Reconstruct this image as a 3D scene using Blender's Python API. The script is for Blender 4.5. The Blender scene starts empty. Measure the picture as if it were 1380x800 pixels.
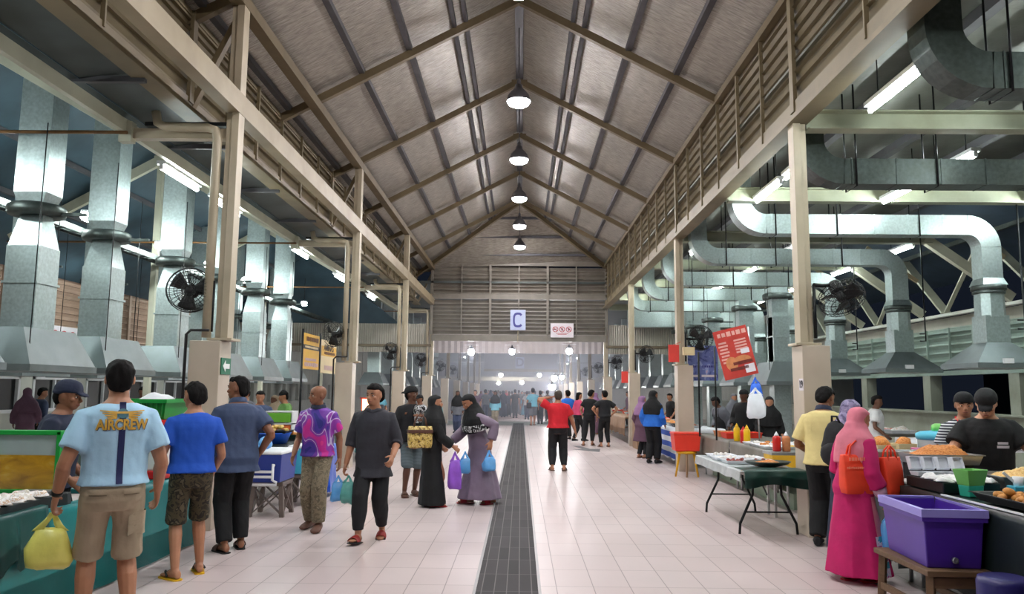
import bpy, bmesh, math, random
from mathutils import Vector, Matrix, Euler, noise
from mathutils.bvhtree import BVHTree
V = Vector
rnd = random.Random(7)
scn = bpy.context.scene
COL = scn.collection
PI = math.pi

# ------------------------------------------------------------------ camera
F_PX, HC = 1040.0, 1.65
yv = V((11.7, -126.0, -F_PX)).normalized()            # world +Y seen in camera space
up = V((0.0089, 1.0, -0.105))
zv = (up - yv * up.dot(yv)).normalized()
xv = yv.cross(zv)
R = Matrix((xv, yv, zv))                               # rows: camera -> world
cam_d = bpy.data.cameras.new('camera')
cam_d.sensor_width = 36.0
cam_d.lens = 36.0 * F_PX / 1380.0
cam_d.clip_end = 400
cam = bpy.data.objects.new('camera', cam_d)
COL.objects.link(cam)
cam.matrix_world = Matrix.Translation((0, 0, HC)) @ R.to_4x4()
scn.camera = cam

def ray(px, py):
    return R @ V((px - 690.0, -(py - 400.0), -F_PX))
def at(px, py, Y):
    d = ray(px, py); t = Y / d.y
    return V((d.x * t, Y, HC + d.z * t))
def gp(px, py, z=0.0):
    d = ray(px, py); t = (z - HC) / d.z
    return V((d.x * t, d.y * t, z))

# ------------------------------------------------------------------ materials
def C(r, g, b):
    f = lambda c: (c / 255 / 12.92) if c <= 10.3 else ((c / 255 + .055) / 1.055) ** 2.4
    return (f(r), f(g), f(b), 1.0)
def mul(c, k):
    return (min(1, c[0] * k), min(1, c[1] * k), min(1, c[2] * k), 1)
MATS = {}
def nodes(name):
    m = bpy.data.materials.new(name); m.use_nodes = True
    nt = m.node_tree
    return m, nt, nt.nodes, nt.links, nt.nodes['Principled BSDF']
def mat(name, col, rough=.6, metal=0.0, var=.12, scale=6.0, bump=0.0, bscale=40.0, stretch=None, col2=None, emit=0, spec=None, trans=0, alpha=1, dirt=0):
    """principled surface with procedural colour variation and bump"""
    if name in MATS: return MATS[name]
    m, nt, N, L, p = nodes(name)
    p.inputs['Roughness'].default_value = rough
    p.inputs['Metallic'].default_value = metal
    if spec is not None: p.inputs['Specular IOR Level'].default_value = spec
    if trans: p.inputs['Transmission Weight'].default_value = trans
    if alpha < 1: p.inputs['Alpha'].default_value = alpha
    tc = N.new('ShaderNodeTexCoord')
    src = tc.outputs['Object']
    if stretch:
        mp = N.new('ShaderNodeMapping'); mp.inputs['Scale'].default_value = stretch
        L.new(src, mp.inputs[0]); src = mp.outputs[0]
    nz = N.new('ShaderNodeTexNoise'); nz.inputs['Scale'].default_value = scale; nz.inputs['Detail'].default_value = 4
    L.new(src, nz.inputs['Vector'])
    cr = N.new('ShaderNodeValToRGB')
    cr.color_ramp.elements[0].position = .3; cr.color_ramp.elements[1].position = .7
    a = col if col2 is None else col2
    cr.color_ramp.elements[0].color = mul(a, 1 - var) if col2 is None else a
    cr.color_ramp.elements[1].color = mul(col, 1 + var) if col2 is None else col
    L.new(nz.outputs['Fac'], cr.inputs[0]); L.new(cr.outputs[0], p.inputs['Base Color'])
    if dirt:
        n2 = N.new('ShaderNodeTexNoise'); n2.inputs['Scale'].default_value = 1.7; n2.inputs['Detail'].default_value = 8
        L.new(tc.outputs['Object'], n2.inputs['Vector'])
        r2 = N.new('ShaderNodeValToRGB'); r2.color_ramp.elements[0].position = .45; r2.color_ramp.elements[1].position = .75
        L.new(n2.outputs['Fac'], r2.inputs[0])
        mx = N.new('ShaderNodeMixRGB'); mx.blend_type = 'MULTIPLY'; mx.inputs[2].default_value = (1 - dirt, 1 - dirt * 1.1, 1 - dirt * 1.3, 1)
        L.new(r2.outputs[0], mx.inputs[0]); L.new(cr.outputs[0], mx.inputs[1]); L.new(mx.outputs[0], p.inputs['Base Color'])
    if bump:
        b = N.new('ShaderNodeBump'); b.inputs['Strength'].default_value = bump; b.inputs['Distance'].default_value = .01
        n3 = N.new('ShaderNodeTexNoise'); n3.inputs['Scale'].default_value = bscale; n3.inputs['Detail'].default_value = 3
        L.new(src, n3.inputs['Vector']); L.new(n3.outputs['Fac'], b.inputs['Height']); L.new(b.outputs[0], p.inputs['Normal'])
    if emit:
        p.inputs['Emission Color'].default_value = col; p.inputs['Emission Strength'].default_value = emit
    MATS[name] = m
    return m
def ramp_mat(name, stops, scale=8, rough=.8, detail=2, stretch=None, kind='noise', bump=0, const=True):
    """cloth / food pattern: noise or voronoi through a multi-stop ramp"""
    if name in MATS: return MATS[name]
    m, nt, N, L, p = nodes(name)
    p.inputs['Roughness'].default_value = rough
    tc = N.new('ShaderNodeTexCoord'); src = tc.outputs['Object']
    if stretch:
        mp = N.new('ShaderNodeMapping'); mp.inputs['Scale'].default_value = stretch[:3]
        if len(stretch) > 3: mp.inputs['Rotation'].default_value = stretch[3:]
        L.new(src, mp.inputs[0]); src = mp.outputs[0]
    if kind == 'noise':
        t = N.new('ShaderNodeTexNoise'); t.inputs['Scale'].default_value = scale; t.inputs['Detail'].default_value = detail; o = t.outputs['Fac']
        t.inputs['Distortion'].default_value = .6
    elif kind == 'voronoi':
        t = N.new('ShaderNodeTexVoronoi'); t.inputs['Scale'].default_value = scale; o = t.outputs['Color']
    elif kind == 'wave':
        t = N.new('ShaderNodeTexWave'); t.inputs['Scale'].default_value = scale; t.bands_direction = 'Z'; o = t.outputs['Fac']
    L.new(src, t.inputs['Vector'])
    cr = N.new('ShaderNodeValToRGB'); e = cr.color_ramp.elements
    cr.color_ramp.interpolation = 'CONSTANT' if const else 'LINEAR'
    while len(e) < len(stops): e.new(.5)
    for i, (q, c) in enumerate(stops): e[i].position = q; e[i].color = c
    L.new(o, cr.inputs[0]); L.new(cr.outputs[0], p.inputs['Base Color'])
    if bump:
        b = N.new('ShaderNodeBump'); b.inputs['Strength'].default_value = bump; b.inputs['Distance'].default_value = .01
        L.new(t.outputs[0], b.inputs['Height']); L.new(b.outputs[0], p.inputs['Normal'])
    MATS[name] = m
    return m
def emit_mat(name, col, k):
    if name in MATS: return MATS[name]
    m, nt, N, L, p = nodes(name)
    p.inputs['Base Color'].default_value = (.9, .9, .9, 1)
    p.inputs['Emission Color'].default_value = col; p.inputs['Emission Strength'].default_value = k
    MATS[name] = m
    return m
def brick_mat(name, c1, c2, mortar, w, h, ms, rough=.3, offset=0.0, bump=.3, rot=0, var=.1, tint=None):
    """tiles laid out in object metres"""
    m, nt, N, L, p = nodes(name)
    p.inputs['Roughness'].default_value = rough
    tc = N.new('ShaderNodeTexCoord'); mp = N.new('ShaderNodeMapping'); mp.inputs['Rotation'].default_value = (0, 0, rot)
    L.new(tc.outputs['Object'], mp.inputs[0])
    b = N.new('ShaderNodeTexBrick'); b.offset = offset; b.squash = 1
    b.inputs['Color1'].default_value = c1; b.inputs['Color2'].default_value = c2; b.inputs['Mortar'].default_value = mortar
    b.inputs['Scale'].default_value = 1; b.inputs['Mortar Size'].default_value = ms
    b.inputs['Brick Width'].default_value = w; b.inputs['Row Height'].default_value = h; b.inputs['Bias'].default_value = 0
    L.new(mp.outputs[0], b.inputs['Vector'])
    n2 = N.new('ShaderNodeTexNoise'); n2.inputs['Scale'].default_value = .9; n2.inputs['Detail'].default_value = 7
    L.new(tc.outputs['Object'], n2.inputs['Vector'])
    r2 = N.new('ShaderNodeValToRGB'); r2.color_ramp.elements[0].position = .35; r2.color_ramp.elements[1].position = .7
    r2.color_ramp.elements[0].color = (1 - var, 1 - var, 1 - var, 1)
    L.new(n2.outputs['Fac'], r2.inputs[0])
    mx = N.new('ShaderNodeMixRGB'); mx.blend_type = 'MULTIPLY'; mx.inputs[0].default_value = 1
    L.new(b.outputs['Color'], mx.inputs[1]); L.new(r2.outputs[0], mx.inputs[2]); L.new(mx.outputs[0], p.inputs['Base Color'])
    bp = N.new('ShaderNodeBump'); bp.inputs['Strength'].default_value = bump; bp.inputs['Distance'].default_value = .004; bp.invert = True
    L.new(b.outputs['Fac'], bp.inputs['Height']); L.new(bp.outputs[0], p.inputs['Normal'])
    rr = N.new('ShaderNodeMapRange'); rr.inputs[3].default_value = rough - .1; rr.inputs[4].default_value = rough + .15
    L.new(n2.outputs['Fac'], rr.inputs[0]); L.new(rr.outputs[0], p.inputs['Roughness'])
    MATS[name] = m
    return m

M = MATS
mat('louvre_end', C(126, 120, 110), .5, 0, .1, 3, dirt=.25)
mat('aisle_steel', C(196, 196, 176), .45, 0, .06, 3, dirt=.2)
mat('column_steel', C(186, 174, 150), .45, 0, .06, 3, dirt=.2)
mat('cream_steel', C(152, 138, 110), .45, 0, .06, 3, dirt=.25)
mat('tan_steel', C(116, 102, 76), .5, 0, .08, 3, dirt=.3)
mat('louvre_tan', C(120, 108, 82), .5, 0, .1, 3, dirt=.25)
mat('louvre_green', C(150, 168, 158), .5, 0, .08, 3, dirt=.2)
mat('purlin_dark', C(88, 88, 92), .55, .3, .15, 4)
mat('dark_roof', C(74, 82, 80), .5, .2, .15, 2, dirt=.3)
mat('teal_roof', C(58, 82, 94), .5, .2, .15, 2, dirt=.2)
mat('galv', C(176, 190, 190), .36, .72, .14, 26, bump=.12, bscale=9, dirt=.15)
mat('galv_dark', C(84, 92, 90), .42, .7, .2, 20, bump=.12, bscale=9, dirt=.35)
mat('hood_steel', C(124, 134, 136), .42, .55, .08, 4, bump=.08, bscale=5, dirt=.15)
mat('pillar_tile', C(196, 182, 164), .4, 0, .05, 2, dirt=.12)
mat('black', C(22, 22, 24), .5, 0, .2, 8)
mat('black_metal', C(28, 30, 32), .4, .5, .2, 8)
mat('pipe_brown', C(120, 86, 50), .5, .2, .2, 8)
mat('white_wall', C(206, 208, 200), .7, 0, .05, 2, dirt=.15)
mat('sill_wall', C(168, 172, 158), .7, 0, .06, 1.5, bump=.1, dirt=.25)
mat('night', C(5, 5, 8), .3, 0, .3, 2)
mat('white_plastic', C(228, 230, 232), .4, 0, .03, 6)
mat('steel', C(190, 192, 194), .3, .85, .06, 12, bump=.04)

def foil_mat():
    m, nt, N, L, p = nodes('foil_roof')
    p.inputs['Metallic'].default_value = .35; p.inputs['Roughness'].default_value = .42
    tc = N.new('ShaderNodeTexCoord'); mp = N.new('ShaderNodeMapping'); mp.inputs['Scale'].default_value = (1.2, 7, 1.2)
    L.new(tc.outputs['Object'], mp.inputs[0])
    n1 = N.new('ShaderNodeTexNoise'); n1.inputs['Scale'].default_value = 5; n1.inputs['Detail'].default_value = 6; L.new(mp.outputs[0], n1.inputs['Vector'])
    mp2 = N.new('ShaderNodeMapping'); mp2.inputs['Scale'].default_value = (1, .18, 1); L.new(tc.outputs['Object'], mp2.inputs[0])
    wv = N.new('ShaderNodeTexNoise'); wv.inputs['Scale'].default_value = 3; wv.inputs['Detail'].default_value = 5; L.new(mp2.outputs[0], wv.inputs['Vector'])
    cr = N.new('ShaderNodeValToRGB'); cr.color_ramp.elements[0].position = .3; cr.color_ramp.elements[1].position = .75
    cr.color_ramp.elements[0].color = C(152, 146, 134); cr.color_ramp.elements[1].color = C(208, 201, 188)
    L.new(n1.outputs['Fac'], cr.inputs[0])
    mx = N.new('ShaderNodeMixRGB'); mx.blend_type = 'MULTIPLY'; mx.inputs[0].default_value = .5
    L.new(cr.outputs[0], mx.inputs[1]); L.new(wv.outputs['Fac'], mx.inputs[2]); L.new(mx.outputs[0], p.inputs['Base Color'])
    b = N.new('ShaderNodeBump'); b.inputs['Strength'].default_value = .55; b.inputs['Distance'].default_value = .03
    L.new(n1.outputs['Fac'], b.inputs['Height']); L.new(b.outputs[0], p.inputs['Normal'])
    MATS['foil_roof'] = m
foil_mat()
brick_mat('floor_tiles', C(206, 190, 188), C(212, 197, 195), C(150, 134, 132), .62, .315, .004, .34, 0, .25, PI / 2, .1)
brick_mat('grating', C(40, 36, 38), C(60, 55, 57), C(112, 106, 106), .6, .104, .0045, .75, 0, .8, PI / 2, .25)

# ------------------------------------------------------------------ mesh builder
class MB:
    def __init__(s): s.v = []; s.f = []; s.sm = []
    def add(s, vs, fs, smooth=False):
        o = len(s.v); s.v += [tuple(v) for v in vs]
        for f in fs: s.f.append([i + o for i in f]); s.sm.append(smooth)
        return s
    def box(s, c, size, rot=None):
        hx, hy, hz = size[0] / 2, size[1] / 2, size[2] / 2
        vs = [V((x, y, z)) for x in (-hx, hx) for y in (-hy, hy) for z in (-hz, hz)]
        if rot is not None:
            r = rot if isinstance(rot, Matrix) else Euler(rot).to_matrix()
            vs = [r @ v for v in vs]
        c = V(c)
        return s.add([v + c for v in vs], [(0, 1, 3, 2), (4, 6, 7, 5), (0, 4, 5, 1), (2, 3, 7, 6), (0, 2, 6, 4), (1, 5, 7, 3)])
    def bar(s, a, b, w, h, upv=(0, 0, 1)):
        """rectangular bar from a to b"""
        a, b = V(a), V(b); d = (b - a); l = d.length; d.normalize()
        u = V(upv); x = d.cross(u)
        if x.length < 1e-4: x = d.cross(V((1, 0, 0)))
        x.normalize(); z = x.cross(d)
        return s.box((a + b) / 2, (w, l, h), Matrix((x, d, z)).transposed())
    def rings(s, rs, cap=True, smooth=True, closed=True):
        o = len(s.v); n = len(rs[0])
        for r in rs: s.v += [tuple(p) for p in r]
        for i in range(len(rs) - 1):
            for j in range(n if closed else n - 1):
                k = (j + 1) % n
                s.f.append([o + i * n + j, o + i * n + k, o + (i + 1) * n + k, o + (i + 1) * n + j]); s.sm.append(smooth)
        if cap:
            s.f.append([o + j for j in range(n)][::-1]); s.sm.append(False)
            s.f.append([o + (len(rs) - 1) * n + j for j in range(n)]); s.sm.append(False)
        return s
    def tube(s, pts, r, n=8, cap=True, smooth=True, sq=None):
        """round (or rectangular with sq) tube along points; r scalar or list"""
        pts = [V(p) for p in pts]; m = len(pts)
        rr = r if isinstance(r, (list, tuple)) else [r] * m
        rs = []; prev = None
        for i, p in enumerate(pts):
            t = (pts[min(i + 1, m - 1)] - pts[max(i - 1, 0)]).normalized()
            if prev is None:
                a = V((0, 0, 1)) if abs(t.z) < .9 else V((1, 0, 0))
                x = t.cross(a).normalized()
            else:
                x = (prev - t * prev.dot(t)).normalized()
            y = t.cross(x); prev = x
            if sq:
                rs.append([p + x * (cx * sq[0] / 2) * (rr[i]) + y * (cy * sq[1] / 2) * rr[i] for cx, cy in ((-1, -1), (1, -1), (1, 1), (-1, 1))])
            else:
                rs.append([p + (x * math.cos(2 * PI * j / n) + y * math.sin(2 * PI * j / n)) * rr[i] for j in range(n)])
        return s.rings(rs, cap, smooth)
    def cyl(s, a, b, r0, r1=None, n=16):
        return s.tube([a, b], [r0, r0 if r1 is None else r1], n)
    def lathe(s, prof, c=(0, 0, 0), n=24, rot=None, cap=True, sx=1, sy=1):
        c = V(c); rs = []
        for r, z in prof:
            ring = [V((r * math.cos(2 * PI * j / n) * sx, r * math.sin(2 * PI * j / n) * sy, z)) for j in range(n)]
            if rot is not None: ring = [rot @ p for p in ring]
            rs.append([p + c for p in ring])
        return s.rings(rs, cap)
    def ball(s, c, r, n=10, m=7, rot=None):
        r = r if isinstance(r, (list, tuple, V)) else (r, r, r); c = V(c); rs = []
        for i in range(m + 1):
            a = -PI / 2 + PI * (i + (.08 if i == 0 else -.08 if i == m else 0)) / m
            ring = [V((r[0] * math.cos(a) * math.cos(2 * PI * j / n), r[1] * math.cos(a) * math.sin(2 * PI * j / n), r[2] * math.sin(a))) for j in range(n)]
            if rot is not None: ring = [rot @ p for p in ring]
            rs.append([p + c for p in ring])
        return s.rings(rs, True)
    def grid(s, fn, nu, nv, thick=None, smooth=True):
        """surface fn(u,v) for u,v in 0..1; thick (vector) makes a closed slab"""
        P = [[V(fn(i / nu, j / nv)) for j in range(nv + 1)] for i in range(nu + 1)]
        o = len(s.v); w = nv + 1
        for r in P: s.v += [tuple(p) for p in r]
        for i in range(nu):
            for j in range(nv):
                s.f.append([o + i * w + j, o + (i + 1) * w + j, o + (i + 1) * w + j + 1, o + i * w + j + 1]); s.sm.append(smooth)
        if thick is not None:
            t = V(thick); o2 = len(s.v)
            for r in P: s.v += [tuple(p + t) for p in r]
            for i in range(nu):
                for j in range(nv):
                    s.f.append([o2 + i * w + j, o2 + i * w + j + 1, o2 + (i + 1) * w + j + 1, o2 + (i + 1) * w + j]); s.sm.append(smooth)
            edge = [i * w for i in range(nu + 1)] + [nu * w + j for j in range(1, nv + 1)] + [i * w + nv for i in range(nu - 1, -1, -1)] + [j for j in range(nv - 1, 0, -1)]
            for a, b in zip(edge, edge[1:] + edge[:1]):
                s.f.append([o + b, o + a, o2 + a, o2 + b]); s.sm.append(False)
        return s
    def prism(s, poly, ax, h):
        """extrude polygon of 3D points by vector ax*h"""
        d = V(ax) * h; n = len(poly); P = [V(p) for p in poly]
        return s.add(P + [p + d for p in P], [list(range(n))[::-1], list(range(n, 2 * n))] + [[i, (i + 1) % n, n + (i + 1) % n, n + i] for i in range(n)])
    def xf(s, mtx):
        s.v = [tuple(mtx @ V(p)) for p in s.v]; return s
    def mesh(s, name, m=None):
        me = bpy.data.meshes.new(name); me.from_pydata(s.v, [], s.f)
        me.polygons.foreach_set('use_smooth', s.sm)
        if m: me.materials.append(M[m] if isinstance(m, str) else m)
        me.update()
        bm = bmesh.new(); bm.from_mesh(me); bmesh.ops.recalc_face_normals(bm, faces=bm.faces); bm.to_mesh(me); bm.free()
        return me
    def obj(s, name, m, parent=None, bev=0, loc=None):
        o = bpy.data.objects.new(name, s.mesh(name, m)); COL.objects.link(o)
        if parent is not None: o.parent = parent
        if loc is not None: o.location = loc
        if bev:
            b = o.modifiers.new('bevel', 'BEVEL'); b.width = bev; b.segments = 2; b.limit_method = 'ANGLE'; b.angle_limit = .7
        return o
def tag(o, label, cat, group=None):
    o['label'] = label; o['category'] = cat
    if group: o['group'] = group
    return o
def thing(name, label, cat, loc=(0, 0, 0), rotz=0.0, group=None):
    o = bpy.data.objects.new(name, None); COL.objects.link(o)
    o.empty_display_size = .1
    o.location = loc; o.rotation_euler = (0, 0, rotz)
    return tag(o, label, cat, group)
def struct(name, mb, m, bev=0):
    o = mb.obj(name, m, None, bev); o['kind'] = 'structure'; return o
def dup(root, loc, rotz=None, label=None, group=None):
    def cp(o, par):
        c = o.copy(); COL.objects.link(c)
        if par is not None: c.parent = par
        for ch in list(o.children): cp(ch, c)
        return c
    r = cp(root, None); r.location = loc
    if rotz is not None: r.rotation_euler = (0, 0, rotz)
    if label: r['label'] = label
    if group: r['group'] = group
    return r
ORD = ['nearest', 'second', 'third', 'fourth', 'fifth', 'sixth', 'seventh', 'eighth', 'ninth', 'tenth', 'eleventh', 'twelfth', 'thirteenth', 'fourteenth']
def text_mesh(txt, size=1.0, extrude=0.002, bold=0.0, align='CENTER'):
    cu = bpy.data.curves.new('text', 'FONT'); cu.body = txt; cu.size = size; cu.extrude = extrude; cu.offset = bold
    cu.align_x = align; cu.align_y = 'CENTER'
    o = bpy.data.objects.new('text', cu); COL.objects.link(o)
    bpy.context.view_layer.update()
    me = bpy.data.meshes.new_from_object(o.evaluated_get(bpy.context.evaluated_depsgraph_get()))
    bpy.data.objects.remove(o); bpy.data.curves.remove(cu)
    return me
def text_obj(name, txt, size, m, parent, mtx, extrude=.002, bold=0.0, sx=1.0):
    me = text_mesh(txt, size, extrude, bold); me.transform(mtx @ Matrix.Diagonal((sx, 1, 1, 1)))
    me.materials.clear(); me.materials.append(M[m])
    o = bpy.data.objects.new(name, me); COL.objects.link(o); o.parent = parent
    return o
def frame(o, x, y):
    """matrix whose X axis is x, Y axis y, origin o"""
    x = V(x).normalized(); y = V(y).normalized(); z = x.cross(y)
    return Matrix.Translation(V(o)) @ Matrix((x, y, z)).transposed().to_4x4()
FACING = frame((0, 0, 0), (1, 0, 0), (0, 0, 1))        # text upright, read from -Y
# ================================================================== SETTING
RX = -0.08                                           # ridge line
ZR, ZE, SL = 8.70, 6.86, 0.53
def zroof(x): return ZR - SL * abs(x - RX)
YH, YE = 27.6, 31.1                                    # end of ridge, end wall
BAY, Y0 = 7.3, 9.3
COLY = [Y0 + BAY * k for k in range(4)]
XL, XR = -3.62, 3.42                                   # steel column lines
WL, WR = -4.28, 3.46                                   # clerestory louvre walls

# floor ------------------------------------------------------------
struct('floor', MB().box((0, 52, -.05), (30, 124, .1)), 'floor_tiles')
mat('kerb', C(150, 146, 146), .4, .2, .05, 6)
struct('floor_drain', MB().box((-.1, 16.5, .004), (.52, 46, .008)), 'grating')
dk = MB()
for x in (-.37, .17): dk.box((x, 16.5, .006), (.025, 46, .014))
struct('trim_1', dk, 'kerb')
mat('strip', C(150, 158, 150), .35, 0, .08, 2)
struct('floor_strip', MB().box((0, 39.6, .003), (24, 4.4, .005)), 'strip')
brick_mat('pink_tiles', C(198, 170, 168), C(206, 180, 178), C(150, 124, 124), .62, .31, .004, .32, 0, .2, PI / 2, .1)
struct('floor_far', MB().box((0, 78, .002), (24, 66, .004)), 'pink_tiles')
mat('arrow_grey', C(108, 108, 110), .5, 0, .1, 8)
ar = MB()
g0 = gp(790, 605); ar.prism([(g0.x + dx, g0.y + dy, .001) for dx, dy in ((-.3, 1.3), (-.1, 1.3), (.12, .1), (.42, .15), (.28, -1.0), (-.4, -.1), (-.1, 0))], (0, 0, 1), .003)
ao = ar.obj('floor_arrow', 'arrow_grey'); ao['kind'] = 'structure'

# nave roof ------------------------------------------------------------
YS = -3.0
def slab(name, quad, m, t=.05):
    """closed roof slab: quad of four (or three) points, thickened upward"""
    return struct(name, MB().prism(quad, (0, 0, 1), t), m)
xl, xr = WL - .1, WR + .05
slab('ceiling_left', [(RX, YS, ZR), (RX, YH, ZR), (xl, YE + .3, zroof(xl)), (xl, YS, zroof(xl))], 'foil_roof')
slab('ceiling_right', [(RX, YS, ZR), (xr, YS, zroof(xr)), (xr, YE + .3, zroof(xr)), (RX, YH, ZR)], 'foil_roof')
slab('ceiling_hip', [(RX, YH, ZR - .02), (xr, YE + .2, zroof(xr)), (xl, YE + .2, zroof(xl))], 'foil_roof')
# purlins under the sheets, running down the hall
for x in (-4.1, -2.83, -2.01, -1.22, -1.02, .87, 1.07, 1.85, 2.68):
    f = min(1, abs(x - RX) / 3.6); yend = YH + (YE - YH) * f - .1
    w = .1 if abs(x - RX) > 1.3 else .07
    struct('roof_purlin', MB().bar((x, YS, zroof(x) - .05), (x, yend, zroof(x) - .05), w, .09), 'purlin_dark')
RAFY = [2.05, 5.7, 9.35, 13.0, 16.65, 20.3, 23.95, 27.5]
for y in RAFY:
    b = MB()
    b.bar((RX, y, ZR - .16), (xl, y, zroof(xl) - .16), .1, .13, (0, 0, 1))
    b.bar((RX, y, ZR - .16), (xr, y, zroof(xr) - .16), .1, .13, (0, 0, 1))
    b.box((RX, y, ZR - .18), (.35, .09, .1))
    struct('roof_rafter', b, 'tan_steel')
for x in (xl, xr):
    struct('hip_rafter', MB().bar((RX, YH, ZR - .2), (x, YE, zroof(x) - .2), .1, .16), 'tan_steel')
for k in (1, 2, 3):
    t = k / 3.6; y = YH + (YE - YH) * t
    struct('hip_purlin', MB().bar((RX + (xl - RX) * t, y, ZR - SL * 3.6 * t - .06), (RX + (xr - RX) * t, y, ZR - SL * 3.6 * t - .06), .1, .09), 'purlin_dark')
struct('ridge_cap', MB().bar((RX, YS, ZR - .06), (RX, YH, ZR - .06), .16, .06), 'purlin_dark')
# eave plate on the left colonnade
struct('eave_beam_left', MB().bar((XL, YS, zroof(XL) - .26), (XL, YE, zroof(XL) - .26), .17, .16), 'tan_steel')
struct('eave_beam_right', MB().bar((WR - .06, YS, zroof(WR) - .14), (WR - .06, YE, zroof(WR) - .14), .14, .12), 'tan_steel')
struct('tie_beam_left', MB().box((XL, (YS + YE) / 2, 5.2), (.17, YE - YS, .27)), 'cream_steel')
# longitudinal louvre walls, one per bay
def louvre_bay(name, x, y0, y1, z0, z1, side, m='louvre_tan', beam=.24, pitch=.17, nmul=6):
    b = MB()
    b.box((x, (y0 + y1) / 2, z0 + beam / 2), (.16, y1 - y0, beam))
    b.box((x - side * .05, (y0 + y1) / 2, z0 - .03), (.24, y1 - y0, .06))
    b.box((x, (y0 + y1) / 2, z1 - .06), (.12, y1 - y0, .12))
    z = z0 + beam
    while z < z1 - .12:
        # blade: sloped plate with a folded lip
        prof = [(side * .05, .96), (side * .01, .98), (-side * .045, .62), (-side * .06, .36), (-side * .045, .12), (-side * .03, .13), (-side * .045, .36), (-side * .03, .6), (side * .012, .93)]
        b.prism([(x - px * 1.25 - side * .015, y0, z + pz * pitch * 1.2) for px, pz in prof], (0, 1, 0), y1 - y0)
        z += pitch
    for i in range(nmul):
        y = y0 + .03 + (y1 - y0) * i / nmul
        w = .12 if i in (0, nmul) else (.05 if i % 2 == 0 else .025)
        b.box((x - side * .075, y, (z0 + z1) / 2 + .05), (.05, w, z1 - z0 - .1))
    return struct(name, b, m)
ys = [YS] + COLY
for a, b_ in zip(ys[:-1], ys[1:]):
    louvre_bay('wall_right', WR, a, b_, 5.02, zroof(WR) - .06, 1)
    louvre_bay('wall_left', WL, a, b_, 5.12, zroof(WL) - .06, -1, beam=.16)
# end wall with the C sign
b = MB()
for z, h in ((3.74, .25), (5.42, .2), (6.78, .2)): b.box(((XL + XR) / 2, YE, z), (XR - XL, .16, h))
for z0, z1 in ((3.87, 5.32), (5.52, 6.68)):
    z = z0
    while z < z1 - .08:
        b.prism([(XL, YE - py * 1.1, z + pz * .166) for py, pz in ((.05, .96), (.01, .98), (-.045, .62), (-.06, .36), (-.045, .12), (-.03, .13), (-.045, .36), (-.03, .6), (.012, .93))], (1, 0, 0), XR - XL); z += .155
    for i, f in enumerate((0, .17, .335, .5, .665, .83, 1)):
        b.box((XL + (XR - XL) * f, YE - .07, (z0 + z1) / 2), (.09 if i % 2 == 0 else .04, .06, z1 - z0))
struct('wall_end', b, 'louvre_end')
# corrugated fascias over the aisles and behind the end wall
def corrugated(name, x0, x1, y, z0, z1, m, pitch=.09):
    n = int((x1 - x0) / pitch * 2)
    bb = MB(); prof = [(x0 + (x1 - x0) * i / n, y + (.014 if (i // 1) % 2 else -.014)) for i in range(n + 1)]
    pts0 = [V((px, py, z0)) for px, py in prof]; pts1 = [V((px, py, z1)) for px, py in prof]
    bb.grid(lambda u, v: pts0[round(u * n)].lerp(pts1[round(u * n)], v), n, 1, (0, .02, 0), False)
    return struct(name, bb, m)
mat('fascia', C(176, 172, 160), .5, .1, .06, 2, dirt=.2)
corrugated('wall_fascia_left', -13, XL - .1, YE + .05, 3.15, 4.3, 'fascia')
corrugated('wall_fascia_right', XR + .1, 11.5, YE + .05, 3.15, 4.3, 'fascia')
struct('fascia_beam_left', MB().box(((XL - 13) / 2, YE, 3.42), (13 + XL, .1, .1)), 'tan_steel')
struct('fascia_beam_right', MB().box(((XR + 11.5) / 2, YE, 3.42), (11.5 - XR, .1, .1)), 'tan_steel')
mat('fascia_far', C(172, 160, 156), .5, .1, .06, 2, dirt=.2)
corrugated('wall_fascia_far', -13, 13, 37.2, 3.42, 4.6, 'fascia_far', .3)

# columns ------------------------------------------------------------
ALLY = [Y0 + BAY * k for k in range(9)]
for k, y in enumerate(ALLY):
    near = k < 4
    for sx, x, px, wx in ((-1, XL, -3.775, .37), (1, XR, 3.49, .33)):
        b = MB()
        b.box((px, y + .05, 1.105), (wx, .36, 2.21))
        struct('pillar', b, 'pillar_tile', .008)
        top = (zroof(x) - .3) if (sx < 0 and near) else (5.0 if near else 5.2)
        c = MB()
        c.box((x - sx * .035, y + .05, (2.21 + top) / 2), (.09, .19, top - 2.21))
        c.box((x + sx * .05, y + .05, (2.21 + top) / 2), (.07, .13, top - 2.21))
        c.box((x, y + .05, 2.23), (.3, .3, .03))
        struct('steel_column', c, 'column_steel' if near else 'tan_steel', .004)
    if near:
        # gutter arm, down pipe and brace on the left
        p = MB().tube([(XL - .17, y - .06, 2.25), (XL - .17, y - .06, 4.72), (XL - .2, y - .06, 4.83), (XL - .3, y - .06, 4.86), (-4.45, y - .06, 4.87), (-4.55, y - .06, 4.92), (-4.58, y - .06, 5.06)], .055, 10)
        struct('down_pipe', p, 'column_steel')
        struct('gutter_arm', MB().box(((XL - 4.98) / 2, y + .1, 4.82), (4.98 + XL - .05, .12, .13)), 'column_steel')
        struct('gutter_arm_cap', MB().box(((XL - 4.98) / 2 + .1, y + .1, 4.93), (4.7 + XL, .2, .05)), 'black_metal')
        struct('eave_brace', MB().bar((XL - .02, y + .15, 6.5), (WL + .05, y + .15, 5.2), .07, .1, (0, 1, 0)), 'tan_steel')
# column number and conduits on pillars
for k, y in enumerate(ALLY[:4]):
    c = MB().tube([(-3.99, y - .16, .0), (-3.99, y - .16, 2.28), (-3.94, y - .16, 2.33), (-3.72, y - .16, 2.33)], .018, 6)
    struct('conduit', c, 'black')

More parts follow.
